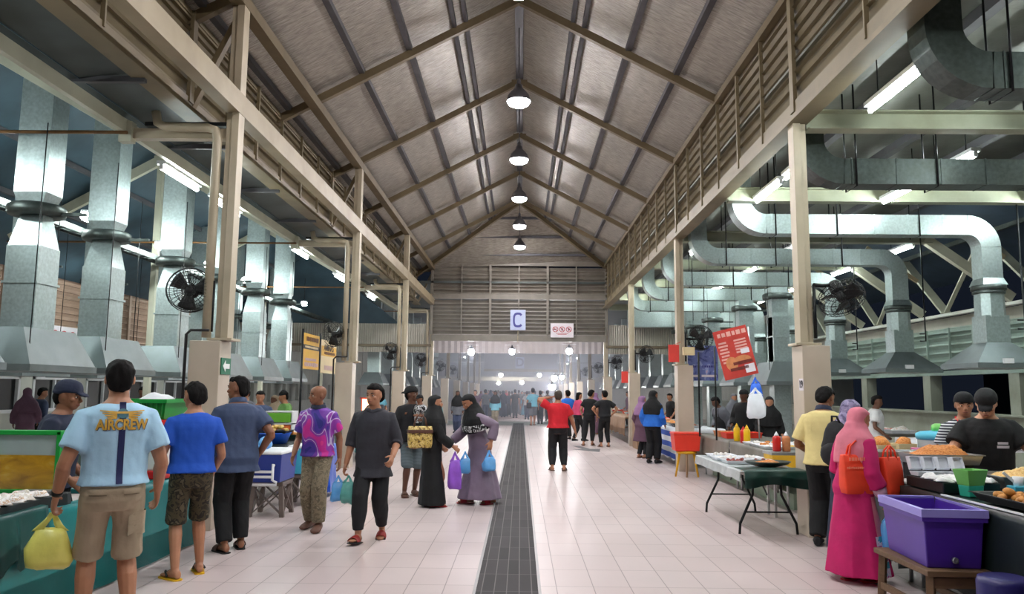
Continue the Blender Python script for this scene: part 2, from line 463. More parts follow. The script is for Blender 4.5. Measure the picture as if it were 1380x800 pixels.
# left aisle ------------------------------------------------------------
GX, GZ, AXR, AZR, AXL = -4.98, 4.88, -8.1, 6.66, -11.3
FRY = [Y0 - BAY] + COLY
for y in FRY:
    b = MB(); yy = y + .05
    b.bar((GX, yy, GZ), (AXR, yy, AZR), .1, .2)
    b.bar((AXR, yy, AZR), (AXL, yy, GZ), .1, .2)
    b.box((AXR, yy, AZR), (.2, .11, .22)); b.box((GX, yy, GZ - .05), (.16, .12, .26))
    struct('aisle_rafter_left', b, 'aisle_steel')
    struct('aisle_post_left', MB().box((AXR, yy + .1, 3.3), (.12, .12, 6.6)), 'aisle_steel')
    struct('tie_rod_left', MB().tube([(GX + .05, yy - .1, 4.8), (AXL, yy - .1, 4.8)], .022, 6), 'pipe_brown')
slab('ceiling_aisle_soffit', [(WL - .02, YS, 5.14), (WL - .02, YE, 5.14), (GX - .2, YE, 5.02), (GX - .2, YS, 5.02)], 'dark_roof', .03)
y = -1.4
while y < YE:
    struct('soffit_rib', MB().box(((WL + GX) / 2, y, 5.05), (.85, .06, .07)), 'purlin_dark'); y += 2.4
slab('ceiling_aisle_left_a', [(GX + .05, YS, GZ + .16), (GX + .05, YE, GZ + .16), (AXR, YE - 2.2, AZR + .16), (AXR, YS, AZR + .16)], 'teal_roof', .04)
slab('ceiling_aisle_left_b', [(AXR, YS, AZR + .16), (AXR, YE - 2.2, AZR + .16), (AXL - .9, YE, GZ - .4), (AXL - .9, YS, GZ - .4)], 'teal_roof', .04)
slab('ceiling_aisle_left_hip', [(GX, YE + .1, 4.3), (AXR, YE - 2.2, AZR + .15), (AXL - .9, YE + .1, 4.3)], 'teal_roof', .04)
for xx in (-5.9, -7.0, -9.2, -10.3):
    zz = AZR + .16 - abs(xx - AXR) * .57 - .06
    struct('aisle_purlin_left', MB().bar((xx, YS, zz), (xx, YE - 1.6, zz), .07, .1), 'purlin_dark')
struct('gutter_beam_left', MB().box((GX - .02, (YS + YE) / 2, GZ + .02), (.07, YE - YS, .16)), 'aisle_steel')
# cable ladder on the aisle posts
t = MB()
for dx in (-.13, .13): t.box((AXR + .3 + dx, 17.5, 4.35), (.02, 29, .1))
for i in range(70): t.box((AXR + .3, 3.3 + i * .41, 4.32), (.26, .03, .02))
for dx, dz in ((-.06, .03), (.02, .03), (.07, .035)): t.tube([(AXR + .3 + dx, 3.2, 4.33 + dz), (AXR + .3 + dx, 31.8, 4.33 + dz)], .02, 6)
struct('cable_ladder', t, 'galv_dark')
# outer wall of the left aisle : low white wall with windows, louvres above
LX = -12.4
w = MB()
ww = 2.4
yy = 0.0
w.box((LX, 31, .5), (.14, 64, 1.0)); w.box((LX, 31, 2.3), (.14, 64, .8))
n = 0
while yy < 62:
    w.box((LX, yy, 1.45), (.16, .5, .95)); yy += ww
struct('wall_left_outer', w, 'white_wall')
yy = 0.0; i = 0
while yy < 30:
    wf = MB()
    y0, y1 = yy + .25, yy + ww - .25
    for a, c in (((LX + .06, (y0 + y1) / 2, 1.86), (.1, y1 - y0, .08)), ((LX + .06, (y0 + y1) / 2, 1.04), (.1, y1 - y0, .08)), ((LX + .06, y0 + .04, 1.45), (.1, .08, .9)), ((LX + .06, y1 - .04, 1.45), (.1, .08, .9)), ((LX + .06, (y0 + y1) / 2, 1.45), (.08, .05, .8))): wf.box(a, c)
    o = wf.obj('window_%d' % (i + 1), 'white_plastic'); o['kind'] = 'structure'
    MB().box((LX + .02, (y0 + y1) / 2, 1.45), (.02, y1 - y0 - .1, .8)).obj('window_pane', 'night', o)
    yy += ww; i += 1
mat('louvre_pink', C(176, 150, 132), .5, 0, .1, 3, dirt=.2)
for a in range(0, 32, 8):
    louvre_bay('wall_left_louvre', LX, a, a + 8, 2.7, 4.75, -1, 'louvre_pink', .12, .19, 4)
struct('wall_left_far', MB().box((LX - .5, 74, 2.6), (.14, 86, 5.4)), 'white_wall')

# right aisle ------------------------------------------------------------
BY = [2.0, 5.65, 9.35, 13.0, 16.6, 20.3, 23.9, 27.5, 30.9]
EX, RTX = 8.75, 10.55
mat('green_steel', C(168, 172, 150), .45, 0, .08, 3, dirt=.3)
for y in BY:
    b = MB()
    b.box(((XR + EX) / 2 + .1, y, 5.0), (EX - XR, .1, .24)); b.box(((XR + EX) / 2 + .1, y - .05, 4.89), (EX - XR, .2, .02)); b.box(((XR + EX) / 2 + .1, y - .05, 5.11), (EX - XR, .2, .02))
    struct('aisle_beam_right', b, 'green_steel')
    struct('aisle_rafter_right', MB().bar((EX, y, 5.0), (RTX, y, 3.72), .14, .2), 'aisle_steel')
    struct('aisle_strut_right', MB().bar((EX + .4, y, 5.5), (RTX - .1, y, 4.6), .06, .1), 'cream_steel')
mat('ceil_grey', C(116, 118, 110), .36, .5, .14, 3, bump=.25, bscale=14, dirt=.2)
slab('ceiling_aisle_right', [(WR - .05, YS, 5.75), (EX + .3, YS, 5.95), (EX + .3, YE + .2, 5.95), (WR - .05, YE + .2, 5.75)], 'ceil_grey', .04)
mat('blue_roof', C(76, 92, 108), .5, .2, .12, 2, dirt=.2)
slab('ceiling_aisle_right_eave', [(EX + .3, YS, 5.95), (13.2, YS, 5.0), (13.2, YE + .2, 5.0), (EX + .3, YE + .2, 5.95)], 'blue_roof', .04)
for xx in (4.0, 4.9, 6.15, 7.4, 8.6):
    struct('aisle_purlin_right', MB().bar((xx, YS, 5.68), (xx, YE, 5.7 + .0), .13, .13), 'purlin_dark')
# eave truss along the outer wall
struct('eave_chord', MB().box((RTX, 14, 3.6), (.16, 34, .07)), 'white_wall')
struct('eave_top_chord', MB().box((RTX, 14, 5.3), (.1, 34, .1)), 'galv_dark')
y = 4.6
while y < YE - 2:
    struct('eave_brace_wide', MB().bar((RTX, y, 3.66), (RTX, y + 1.9, 5.26), .05, .24, (1, 0, 0)), 'aisle_steel')
    struct('eave_brace_thin', MB().bar((RTX, y, 3.66), (RTX, y - 1.4, 5.0), .04, .1, (1, 0, 0)), 'aisle_steel')
    y += 3.65
# outer wall : sill wall, dark opening, lintel, louvre sheets above
OX = 10.75
struct('wall_right_sill', MB().box((OX, 20, .59), (.16, 50, 1.18)), 'sill_wall')
struct('trim_2', MB().box((OX - .06, 20, 1.2), (.34, 50, .05)), 'sill_wall')
struct('trim_3', MB().box((OX - .06, 20, 2.15), (.14, 50, .06)), 'white_wall')
struct('wall_right_band', MB().box((OX + .05, 14, 3.42), (.1, 35, .3)), 'fascia')
for a in [(-3.0 + 4.25 * i) for i in range(8)]:
    louvre_bay('wall_right_outer', OX, a, a + 4.25, 2.18, 3.3, 1, 'louvre_green', .06, .2, 4)
for y in (2.2, 9.5, 16.8, 20.4, 24.1, 27.6):
    struct('opening_post', MB().box((OX, y, 1.66), (.3, .36, .98)), 'sill_wall')
struct('wall_right_far', MB().box((OX + .6, 72, 2.6), (.14, 82, 5.2)), 'white_wall')
struct('wall_night_backdrop', MB().box((19, 12, 1.2), (.1, 40, 4.0)), 'night')  # near-black sheet added outside, its colour stands for the night dark
# distant halls ------------------------------------------------------------
struct('ceiling_far', MB().box((0, 74, 6.0), (26, 86, .08)), 'dark_roof')
mat('far_wall', C(150, 150, 158), .7, 0, .06, 1)
struct('wall_far_bulkhead', MB().box((0, 76, 4.5), (7.2, .2, 1.7)), 'far_wall')
struct('far_beam', MB().box((0, 75.8, 3.6), (7.2, .2, .24)), 'cream_steel')
struct('far_lintel', MB().box((0, 92, 3.0), (24, .2, .5)), 'fascia')
mat('far_dark', C(96, 100, 112), .7, 0, .1, 1)
struct('wall_back', MB().box((0, 113, 2.8), (26, .3, 5.6)), 'far_dark')
struct('wall_right_return', MB().box((12.0, YE + .15, 2.6), (2.6, .12, 5.2)), 'white_wall')
struct('wall_left_return', MB().box((-12.7, YE + .15, 2.6), (.9, .12, 5.2)), 'white_wall')
# ================================================================== LAMPS
EXPO = 2.12
K_TUBE, K_PEND = 22.0, 75.0
emit_mat('tube_glow', (.9, 1.0, .97, 1), K_TUBE)
emit_mat('bulb_glow', (1.0, .96, .98, 1), K_PEND)
emit_mat('globe_glow', (.97, .97, 1.0, 1), 62)
mat('lamp_shell', C(120, 120, 128), .35, .6, .05, 8)
PY = [2.5, 6.2, 9.9, 14.0, 17.7, 21.4, 25.1, 28.8]
def pendant():
    t = thing('pendant_lamp', 'bell-shaped pendant lamp under the roof ridge', 'lamp', (RX, 0, 7.05), 0, 'pendant lamps along the ridge')
    b = MB().lathe([(.04, .34), (.07, .33), (.08, .26), (.1, .24), (.15, .19), (.2, .12), (.225, .05), (.23, 0), (.222, 0), (.2, .1), (.12, .19), (.05, .22)], n=28)
    b.obj('lamp_shade', 'lamp_shell', t)
    MB().lathe([(.05, .2), (.12, .16), (.19, .09), (.205, .0), (.19, -.05), (.12, -.085), (.01, -.1)], n=24).obj('bulb', 'bulb_glow', t)
    MB().tube([(0, 0, .36), (0, 0, 1.46)], .012, 6).obj('rod', 'purlin_dark', t)
    MB().lathe([(.03, .33), (.04, .35), (.04, .42), (.015, .45)], n=12).obj('lamp_cap', 'lamp_shell', t)
    return t
p0 = pendant()
for i, y in enumerate(PY):
    lab = 'glowing bell pendant lamp under the roof ridge, ' + (ORD[i - 3] + ' one in view' if i >= 3 else '%s the camera' % ('behind and above', 'just above', 'ahead of and above')[i])
    o = p0 if i == 0 else dup(p0, (RX, y, 7.05))
    o.location = (RX, y, 7.05); o['label'] = lab

def tube_light(x, y, z, label, group, L=1.2):
    t = thing('tube_light', label, 'light', (x, y, z), 0, group)
    MB().box((0, 0, .075), (.13, L + .06, .05)).box((0, 0, .045), (.05, L, .02)).obj('housing', 'white_plastic', t)
    MB().tube([(0, -L / 2, .0), (0, L / 2, .0)], .03, 10).obj('tube', 'tube_glow', t)
    for q in (-1, 1):
        MB().box((0, q * (L / 2 + .01), .02), (.05, .03, .09)).obj('end_cap', 'white_plastic', t)
        MB().tube([(0, q * L / 3, .1), (0, q * L / 3, .62)], .008, 5).obj('hanger', 'black_metal', t)
    return t
RY = [4.6, 8.0, 10.85, 12.3, 17.4, 20.6, 24.0, 27.3]
ROWN = {4.0: 'inner row beside the colonnade', 6.15: 'middle row over the stalls', 8.6: 'outer row near the sloping rafters'}
tl0 = tube_light(4.0, RY[0], 4.86, 'x', 'tube lights over the right aisle')
first = True
for x in (4.0, 6.15, 8.6):
    for i, y in enumerate(RY):
        lab = 'glowing tube light over the right aisle, %s in the %s' % (ORD[i], ROWN[x])
        o = tl0 if first else dup(tl0, (x, y, 4.88)); first = False
        o.location = (x, y, 4.88); o['label'] = lab
for i, y in enumerate([1.2, 3.2, 5.2, 11.2, 13.0, 17.5, 21.5, 26.0]):  # first and third are unseen tubes added to brighten the left foreground
    o = dup(tl0, (-5.12, y, 4.74)); o['label'] = 'glowing tube light fixed along the left gutter beam, %s from the camera' % ORD[i]; o['group'] = 'tube lights along the left gutter'
def bulkhead(x, y, z, label):
    t = thing('bulkhead_lamp', label, 'lamp', (x, y, z), 0, 'oval lamps among the left ducts')
    MB().ball((0, 0, 0), (.1, .19, .075), 18, 10).obj('diffuser', 'oval_glow', t)
    MB().lathe([(.06, .05), (.1, .06), (.1, .1), (.04, .12)], n=20, sy=1.7).obj('base', 'white_plastic', t)
    MB().tube([(0, 0, .1), (0, 0, .9)], .01, 5).obj('hanger', 'black_metal', t)
emit_mat('oval_glow', (.9, 1.0, .98, 1), 60)
for i, y in enumerate([5.5, 8.2, 11.3, 13.0, 15.7, 18.2, 20.7, 23.5, 26.4]):
    bulkhead(-7.5, y, 4.55, 'glowing oval lamp among the left exhaust ducts, %s from the camera' % ORD[i])
for i, y in enumerate([12.5, 19.5, 26.5]):
    o = dup(tl0, (-10.6, y, 4.2)); o['label'] = 'glowing tube light near the outer left louvres, %s from the camera' % ORD[i]; o['group'] = 'tube lights by the outer left wall'
# lamps of the distant halls
def globe(x, y, z, label, r=.13):
    t = thing('globe_lamp', label, 'lamp', (x, y, z), 0, 'bare lamps beyond the end wall')
    MB().ball((0, 0, 0), r, 14, 10).obj('bulb', 'globe_glow', t)
    MB().lathe([(.03, .1), (.16, .13), (.05, .22), (.02, .3)], n=14).obj('lamp_shade', 'lamp_shell', t)
    MB().bar((-.3, 0, .3), (.3, 0, .3), .02, .02).obj('bracket', 'white_plastic', t)
    return t
for px, py, Y, nm, r in ((635, 474, 34, 'left of three below the end wall', .14), (690, 474, 34, 'middle of three below the end wall', .12), (767, 473, 34, 'right of three below the end wall', .14),
                      (675, 505, 66, 'small one left of the far beam', .16), (727, 505, 66, 'small one right of the far beam', .16), (747, 509, 52, 'bright one above the red-shirted man', .2),
                      (757, 508, 58, 'bright one just right of the brightest', .18), (744, 521, 45, 'blazing one behind the raised hand', .2), (672, 516, 90, 'faint one at the far end left', .2), (703, 515, 90, 'faint one at the far end middle', .2)):
    c = at(px, py, Y); globe(c.x, c.y, c.z, 'bare white lamp, ' + nm, r)
for i, y in enumerate((43, 55, 70, 85)):
    for x in (-5.1, 5.1):
        o = dup(tl0, (x, y, 4.6)); o['label'] = 'tube light over the distant %s aisle, %s beyond the end wall' % ('left' if x < 0 else 'right', ORD[i].replace('nearest', 'first')); o['group'] = 'tube lights of the distant halls'
# ================================================================== DUCTS, FANS, SIGNS
def sqtube(mb, pts, w, h, smooth=False):
    return mb.tube(pts, 1.0, 4, True, smooth, (w, h))
def arc(c, r, a0, a1, n, ax='xz'):
    return [V((c[0] + r * math.cos(a0 + (a1 - a0) * i / n), c[1], c[2] + r * math.sin(a0 + (a1 - a0) * i / n))) for i in range(n + 1)]
def frust(mb, z0, w0, d0, z1, w1, d1, cx=0, cy=0):
    r = lambda w, d, z: [V((cx + sx * w / 2, cy + sy * d / 2, z)) for sx, sy in ((-1, -1), (1, -1), (1, 1), (-1, 1))]
    return mb.rings([r(w0, d0, z0), r(w1, d1, z1)], True, False)
def right_duct(y, dark, label):
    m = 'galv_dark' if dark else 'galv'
    t = thing('exhaust_duct', label, 'duct', (0, y, 0), 0, 'exhaust ducts over the right aisle')
    z, xa, xb = 4.53, 4.2, 7.62
    sqtube(MB(), [(xa, 0, z), (xb, 0, z)], .31, .34).obj('horizontal_duct', m, t)
    e = MB(); r = .42
    sqtube(e, arc((xa, 0, z + r), r, -PI / 2, -PI, 8) + [V((xa - r, 0, 5.9))], .31, .34, False); e.obj('roof_elbow', m, t)
    e = MB(); sqtube(e, arc((xb, 0, z - .38), .38, PI / 2, 0, 8), .31, .34, False); e.obj('drop_elbow', m, t)
    x = xb + .38
    sqtube(MB(), [(x, 0, z - .38), (x, 0, 3.62)], .31, .34).obj('riser', m, t)
    frust(MB(), 3.5, .42, .42, 3.62, .34, .32, x).obj('reducer', m, t)
    fl = MB().lathe([(.2, 3.42), (.27, 3.42), (.27, 3.5), (.2, 3.5)], (x, 0, 0), 20).lathe([(.2, 3.36), (.25, 3.36), (.25, 3.4), (.2, 3.4)], (x, 0, 0), 20)
    fl.obj('fan_collar', 'galv_dark', t)
    d = MB(); r1 = lambda w, zz: [V((x + a * w, b * w, zz)) for a, b in ((-1, -.5), (-.5, -1), (.5, -1), (1, -.5), (1, .5), (.5, 1), (-.5, 1), (-1, .5))]
    d.rings([r1(.2, 3.42), r1(.21, 2.95)], True, False); frust(d, 2.5, .4, .4, 2.98, .4, .4, x); d.obj('lower_duct', m, t)
    frust(MB(), 2.17, 1.15, 1.1, 2.52, .4, .4, x).box((x, 0, 2.13), (1.17, 1.12, .08)).obj('hood', 'hood_steel', t)
    MB().box((x - .1, -.57, 2.2), (.16, .05, .08)).obj('switch_box', 'white_plastic', t)
    for xx in (xa + .15, 5.4, 6.8):
        MB().tube([(xx, .17, 5.7), (xx, .17, z - .2), (xx, -.17, z - .2), (xx, -.17, 5.7)], .012, 5).obj('hanger', 'black_metal', t)
    MB().tube([(x + .45, -.2, 5.0), (x + .45, -.2, 3.1), (x + .45, -.2, 2.75), (x + .33, -.2, 2.75)], .015, 5).tube([(x + .45, -.2, 2.9), (x + .33, -.2, 2.9)], .013, 5).obj('stay_rod', 'black_metal', t)
    for i in range(6): MB().box((xa + .1 + i * .58, 0, z), (.014, .325, .355)).obj('seam', m, t)
    return t
RDY = [6.8, 10.0, 13.2, 16.4, 19.7, 22.9, 26.1]
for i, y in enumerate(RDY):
    right_duct(y, i in (0, 1), ('darkened' if i < 2 else 'bright' if i == 2 else 'galvanised') + ' exhaust duct crossing the right aisle, %s from the camera' % ORD[i])  # nearest two ducts: their dim light is put into a darker metal colour
# big duct running along the right end fascia
t = thing('exhaust_duct', 'wide galvanised duct along the corrugated fascia at the right aisle end', 'duct', (0, 30.2, 0))
sqtube(MB(), [(4.2, 0, 4.5), (8.6, 0, 4.5)], .6, .7).obj('horizontal_duct', 'galv', t)
sqtube(MB(), arc((8.6, 0, 3.9), .6, PI / 2, 0, 6) + [V((9.2, 0, 2.2))], .6, .7).obj('drop_elbow', 'galv', t)
def left_duct(x, y, label, m, group, w=.42):
    t = thing('exhaust_duct', label, 'duct', (x, y, 0), 0, group)
    ztop = (AZR + .2 - abs(x - AXR) * .57) if y < 31 else 6.0
    frust(MB(), 4.12, w, .36, ztop, w, .36).obj('upper_duct', m, t)
    f = MB(); frust(f, 3.95, .3, .28, 4.12, w, .36); f.obj('reducer', m, t)
    MB().lathe([(.2, 3.84), (.33, 3.84), (.34, 3.88), (.34, 3.95), (.3, 3.98), (.2, 3.98)], n=20).box((.2, 0, 3.86), (.9, .05, .04)).obj('fan_collar', 'galv_dark', t)
    g = MB(); g.rings([[V((a * .3 * w / .42, b * .2, 3.84)) for a, b in ((-.5, -.5), (.5, -.5), (.5, .5), (-.5, .5))], [V((a * w, b * .42, 3.4)) for a, b in ((-.5, -.5), (.5, -.5), (.5, .5), (-.5, .5))]], True, False)
    g.obj('transition', m, t)
    frust(MB(), 2.3, w, .44, 3.42, w, .44).box((0, 0, 2.95), (w + .04, .48, .03)).obj('lower_duct', m, t)
    h = MB(); frust(h, 1.9, 1.05, 1.42, 2.36, .62, 1.1).box((0, 0, 1.87), (1.07, 1.44, .08)); h.obj('hood', 'hood_steel', t)
    for sx in (-1, 1): MB().tube([(sx * .4, -.55, 2.0), (sx * .4, -.55, 4.9)], .007, 5).obj('hanger', 'black_metal', t)
    return t
for i, y in enumerate((7.9, 9.75, 11.45, 13.8, 15.9, 18.1, 20.2)):
    left_duct(-6.3, y, 'vertical galvanised exhaust duct with grey hood, %s along the front left row' % ORD[i], 'galv', 'exhaust ducts of the front left row')
for i, y in enumerate((14.1, 16.5, 19.7, 21.8, 24.4, 26.7, 28.7)):
    left_duct(-9.2, y, 'vertical galvanised exhaust duct with grey hood, %s along the rear left row' % ORD[i], 'galv', 'exhaust ducts of the rear left row', .46)

for i in range(8):
    y = 33.2 + 3.3 * i
    left_duct(-6.3, y, 'distant vertical duct with hood in the left aisle, %s beyond the end wall' % ORD[i].replace('nearest', 'first'), 'galv', 'distant left ducts', .5)
    left_duct(6.3, y, 'distant vertical duct with hood in the right aisle, %s beyond the end wall' % ORD[i].replace('nearest', 'first'), 'galv', 'distant right ducts', .5)
for i, y in enumerate((18.2, 20.9, 24.4, 27.0, 29.4)):
    left_duct(6.05, y, 'vertical galvanised duct with hood among the right stalls, %s from the camera' % ORD[i], 'galv', 'vertical ducts of the right stalls', .38)
# fans ------------------------------------------------------------
def wall_fan(label, x, y, z, rot, colx):
    t = thing('wall_fan', label, 'fan', (x, y, z), 0, 'fans on the columns')
    Rm = Euler(rot).to_matrix().to_4x4()
    c = MB(); r = .27
    for rr, zz in ((r, 0), (r, .05), (r * .93, .1), (r * .62, .125), (r * .3, .13), (r * .93, -.06), (r * .62, -.085), (r * .3, -.09)):
        c.tube([(rr * math.cos(2 * PI * i / 24), -zz, rr * math.sin(2 * PI * i / 24)) for i in range(25)], .0045, 4)
    for i in range(30):
        a = 2 * PI * i / 30; ca, sa = math.cos(a), math.sin(a)
        c.tube([(.05 * ca, -.13, .05 * sa), (r * .62 * ca, -.125, r * .62 * sa), (r * .93 * ca, -.1, r * .93 * sa), (r * ca, -.03, r * sa), (r * .93 * ca, .06, r * .93 * sa), (.08 * ca, .09, .08 * sa)], .003, 4)
    c.xf(Rm).obj('cage', 'black_metal', t)
    h = MB().lathe([(.01, -.09), (.05, -.08), (.06, 0), (.05, .05), (.01, .06)], rot=Euler((PI / 2, 0, 0)).to_matrix(), n=14)
    h.xf(Rm).obj('hub', 'black', t)
    for k in range(3):
        b = MB(); a0 = 2 * PI * k / 3 + .4
        def fn(u, v, a0=a0):
            rr = .04 + .2 * u; a = a0 + (v - .5) * (1.1 - .2 * u)
            return V((rr * math.cos(a), (v - .5) * .09 - .02, rr * math.sin(a)))
        b.grid(fn, 5, 5, (0, .006, 0)); b.xf(Rm).obj('blade', 'black', t)
    MB().lathe([(.02, .06), (.075, .07), (.085, .15), (.075, .22), (.03, .24)], rot=Euler((-PI / 2, 0, 0)).to_matrix(), n=16).xf(Rm).obj('motor', 'black', t)
    p = Rm @ V((0, .2, 0))
    MB().tube([p, (p.x * .4 + (colx - x) * .6, p.y * .5, p.z - .02), (colx - x, 0, p.z - .02)], .025, 8).tube([(colx - x, 0, -.5), (colx - x, 0, .12)], .02, 6).obj('bracket', 'black_metal', t)
    return t
for i in range(6):
    y = ALLY[i] - .05
    wall_fan('black caged fan on the left colonnade, %s column from the camera' % ORD[i].replace('nearest', 'first'), -4.02, y, 2.82, ((0, 0, .25), (0.1, .0, -.6), (.1, 0, -.5), (.1, 0, -.4), (.1, 0, -.4), (.1, 0, -.3))[i], XL - .12)
    wall_fan('black caged fan on the right colonnade, %s column from the camera' % ORD[i].replace('nearest', 'first'), 3.84, y, 2.8, ((1.05, -.35, -.3), (0, 0, -.2), (.2, 0, .5), (.1, 0, .5), (.1, 0, .4), (.1, 0, .4))[i], XR + .1)

# signs ------------------------------------------------------------
mat('sign_pale', C(176, 186, 214), .5, 0, .03, 5)
mat('sign_navy', C(52, 52, 132), .5, 0, .05, 5)
mat('sign_white', C(226, 220, 226), .5, 0, .03, 5)
mat('sign_red', C(178, 44, 58), .5, 0, .05, 5)
mat('sign_dark', C(40, 34, 44), .5, 0, .05, 5)
mat('exit_green', C(16, 108, 76), .45, 0, .05, 5)
mat('pure_white', C(240, 242, 240), .5, 0, .02, 5)
c = at(698, 431, 30.9)
t = thing('letter_sign', 'pale blue sign with a navy letter C on the end wall louvres', 'sign', c)
MB().box((0, 0, 0), (.62, .03, .82)).obj('board', 'sign_pale', t, .004)
b = MB(); outer = []; n = 20
for i in range(n + 1):
    a = math.radians(38) + math.radians(284) * i / n
    ca, sa = math.cos(a), math.sin(a)
    sq = lambda v: math.copysign(abs(v) ** .7, v)
    outer.append([V((.2 * sq(ca), -.018, .3 * sq(sa))), V((.2 * sq(ca), -.024, .3 * sq(sa))), V((.125 * sq(ca), -.024, .215 * sq(sa))), V((.125 * sq(ca), -.018, .215 * sq(sa)))])
b.rings(outer, True, False); b.obj('letter', 'sign_navy', t)
MB().box((.0, .02, -.65), (.03, .02, .5)).obj('stay', 'cream_steel', t)
def ban_icons(t, xs, z, r):
    for k, x in enumerate(xs):
        g = MB(); n = 20
        g.rings([[V((x + q * math.cos(2 * PI * i / n), yy, z + q * math.sin(2 * PI * i / n))) for i in range(n)] for q, yy in ((r, -.018), (r, -.024), (r * .78, -.024), (r * .78, -.018))], False, False)
        g.bar((x - r * .6, -.025, z + r * .6), (x + r * .6, -.025, z - r * .6), .006, r * .2, (0, 0, 1)).obj('ban_ring', 'sign_red', t)
        i = MB()
        if k == 0: i.box((x - .02 * r / .1, -.019, z), (r * 1.0, .004, r * .25)).box((x + r * .3, -.019, z + r * .2), (r * .12, .004, r * .4))
        elif k == 1: i.box((x, -.019, z - r * .1), (r * .5, .004, r * .6)).box((x, -.019, z + r * .35), (r * .25, .004, r * .3))
        else: i.box((x - r * .1, -.019, z), (r * .35, .004, r * .9)).box((x + r * .2, -.019, z + r * .1), (r * .5, .004, r * .3))
        i.obj('icon', 'sign_dark', t)
c = at(757.5, 445, 30.9)
t = thing('prohibition_sign', 'white sign with three red ringed prohibition symbols on the end wall', 'sign', c)
MB().box((0, 0, 0), (.92, .03, .57)).obj('board', 'sign_white', t, .004)
ban_icons(t, (-.27, 0, .27), .04, .115)
MB().box((0, -.018, -.12), (.5, .004, .02)).box((0, -.018, -.16), (.36, .004, .02)).obj('caption', 'sign_red', t)
c = V((LX + .2, 20.4, 2.92))
t = thing('prohibition_sign', 'white prohibition sign with red rings on the far left louvres between ducts', 'sign', c, PI / 2 * 1.0)
MB().box((0, 0, 0), (1.5, .03, .62)).obj('board', 'sign_white', t, .004)
ban_icons(t, (-.4, 0, .4), .0, .2)
c = V((-.1, 75.6, 4.35))
t = thing('letter_sign', 'pale sign with a faint dark letter D on the far bulkhead', 'sign', c)
MB().box((0, 0, 0), (.85, .03, 1.1)).obj('board', 'sign_pale', t)
mat('sign_greyblue', C(120, 124, 160), .5)
text_obj('letter', 'D', 1.1, 'sign_greyblue', t, frame((0, -.03, 0), (1, 0, 0), (0, 0, 1)), .004, .03)
# exit arrow on first left pillar
t = thing('exit_sign', 'green sign with a white arrow pointing left on the nearest left pillar', 'sign', (-3.583, 9.36, 1.91), PI / 2)
MB().box((0, 0, 0), (.3, .014, .2)).obj('board', 'exit_green', t, .003)
MB().prism([(-.11, -.008, 0), (-.03, -.008, .07), (-.03, -.008, .03), (.1, -.008, .03), (.1, -.008, -.03), (-.03, -.008, -.03), (-.03, -.008, -.07)], (0, -1, 0), .004).obj('arrow', 'pure_white', t)
t = thing('number_plate', 'small pale plate with a column number on the nearest right pillar', 'sign', (3.325, 9.24, 1.75), -PI / 2)
MB().box((0, 0, 0), (.13, .008, .14)).obj('plate', 'sign_white', t)
text_obj('digits', '19', .12, 'sign_dark', t, frame((0, -.006, 0), (1, 0, 0), (0, 0, 1)), .002, .003)
# yellow banners on the left
mat('banner_yellow', C(224, 176, 66), .6, 0, .08, 3)
mat('banner_cream', C(224, 206, 160), .6, 0, .06, 3)
mat('banner_brown', C(112, 70, 26), .6, 0, .1, 10)
mat('banner_black', C(52, 46, 40), .6, 0, .1, 10)
mat('banner_pink', C(206, 176, 172), .6, 0, .1, 10)
def scribble(mb, x0, x1, z, h, r, y=-.012):
    x = x0
    while x < x1:
        w = r.uniform(.5, .9) * h
        mb.box((x + w / 2, y, z + h / 2), (w, .003, h * r.uniform(.75, 1))); x += w + h * .25
    return mb
r_ = random.Random(3)
t = thing('banner', 'yellow stall banner with brown heading and dark stripe by the second left column', 'banner', (-4.4, 16.15, 2.05), PI / 2)
MB().box((0, 0, .365), (1.25, .01, .73)).obj('sheet', 'banner_yellow', t)
MB().box((0, -.008, .45), (1.2, .006, .09)).obj('stripe', 'banner_black', t)
scribble(MB(), -.4, .5, .57, .1, r_).obj('heading', 'banner_brown', t)
scribble(MB(), -.5, .5, .43, .045, r_, -.014).obj('strapline', 'banner_cream', t)
scribble(scribble(MB(), -.5, .5, .05, .09, r_), -.45, .4, .17, .06, r_).obj('picture_strip', 'banner_pink', t)
t = thing('banner', 'cream and yellow stall banner with dark heading behind the second left column', 'banner', (-4.4, 17.65, 2.0), PI / 2)
MB().box((0, 0, .365), (1.4, .01, .74)).obj('sheet', 'banner_cream', t)
MB().box((0, -.008, .49), (1.35, .004, .22)).obj('stripe', 'banner_yellow', t)
text_obj('heading', "AMINA'S", .2, 'banner_black', t, frame((-.05, -.014, .56), (1, 0, 0), (0, 0, 1)), .002, .004, 1.15)
scribble(MB(), -.45, .5, .41, .07, r_, -.014).obj('strapline', 'banner_brown', t)
scribble(MB(), -.4, .4, .06, .12, r_).obj('picture_strip', 'banner_pink', t)
for y, nm in ((15.5, 'left edge of the yellow banner'), (16.86, 'joint between the two yellow banners')):
    o = MB().tube([(-4.4, y, 0), (-4.4, y, 2.85)], .022, 8).obj('banner_pole', 'black_metal'); tag(o, 'slim black pole at the ' + nm, 'pole')
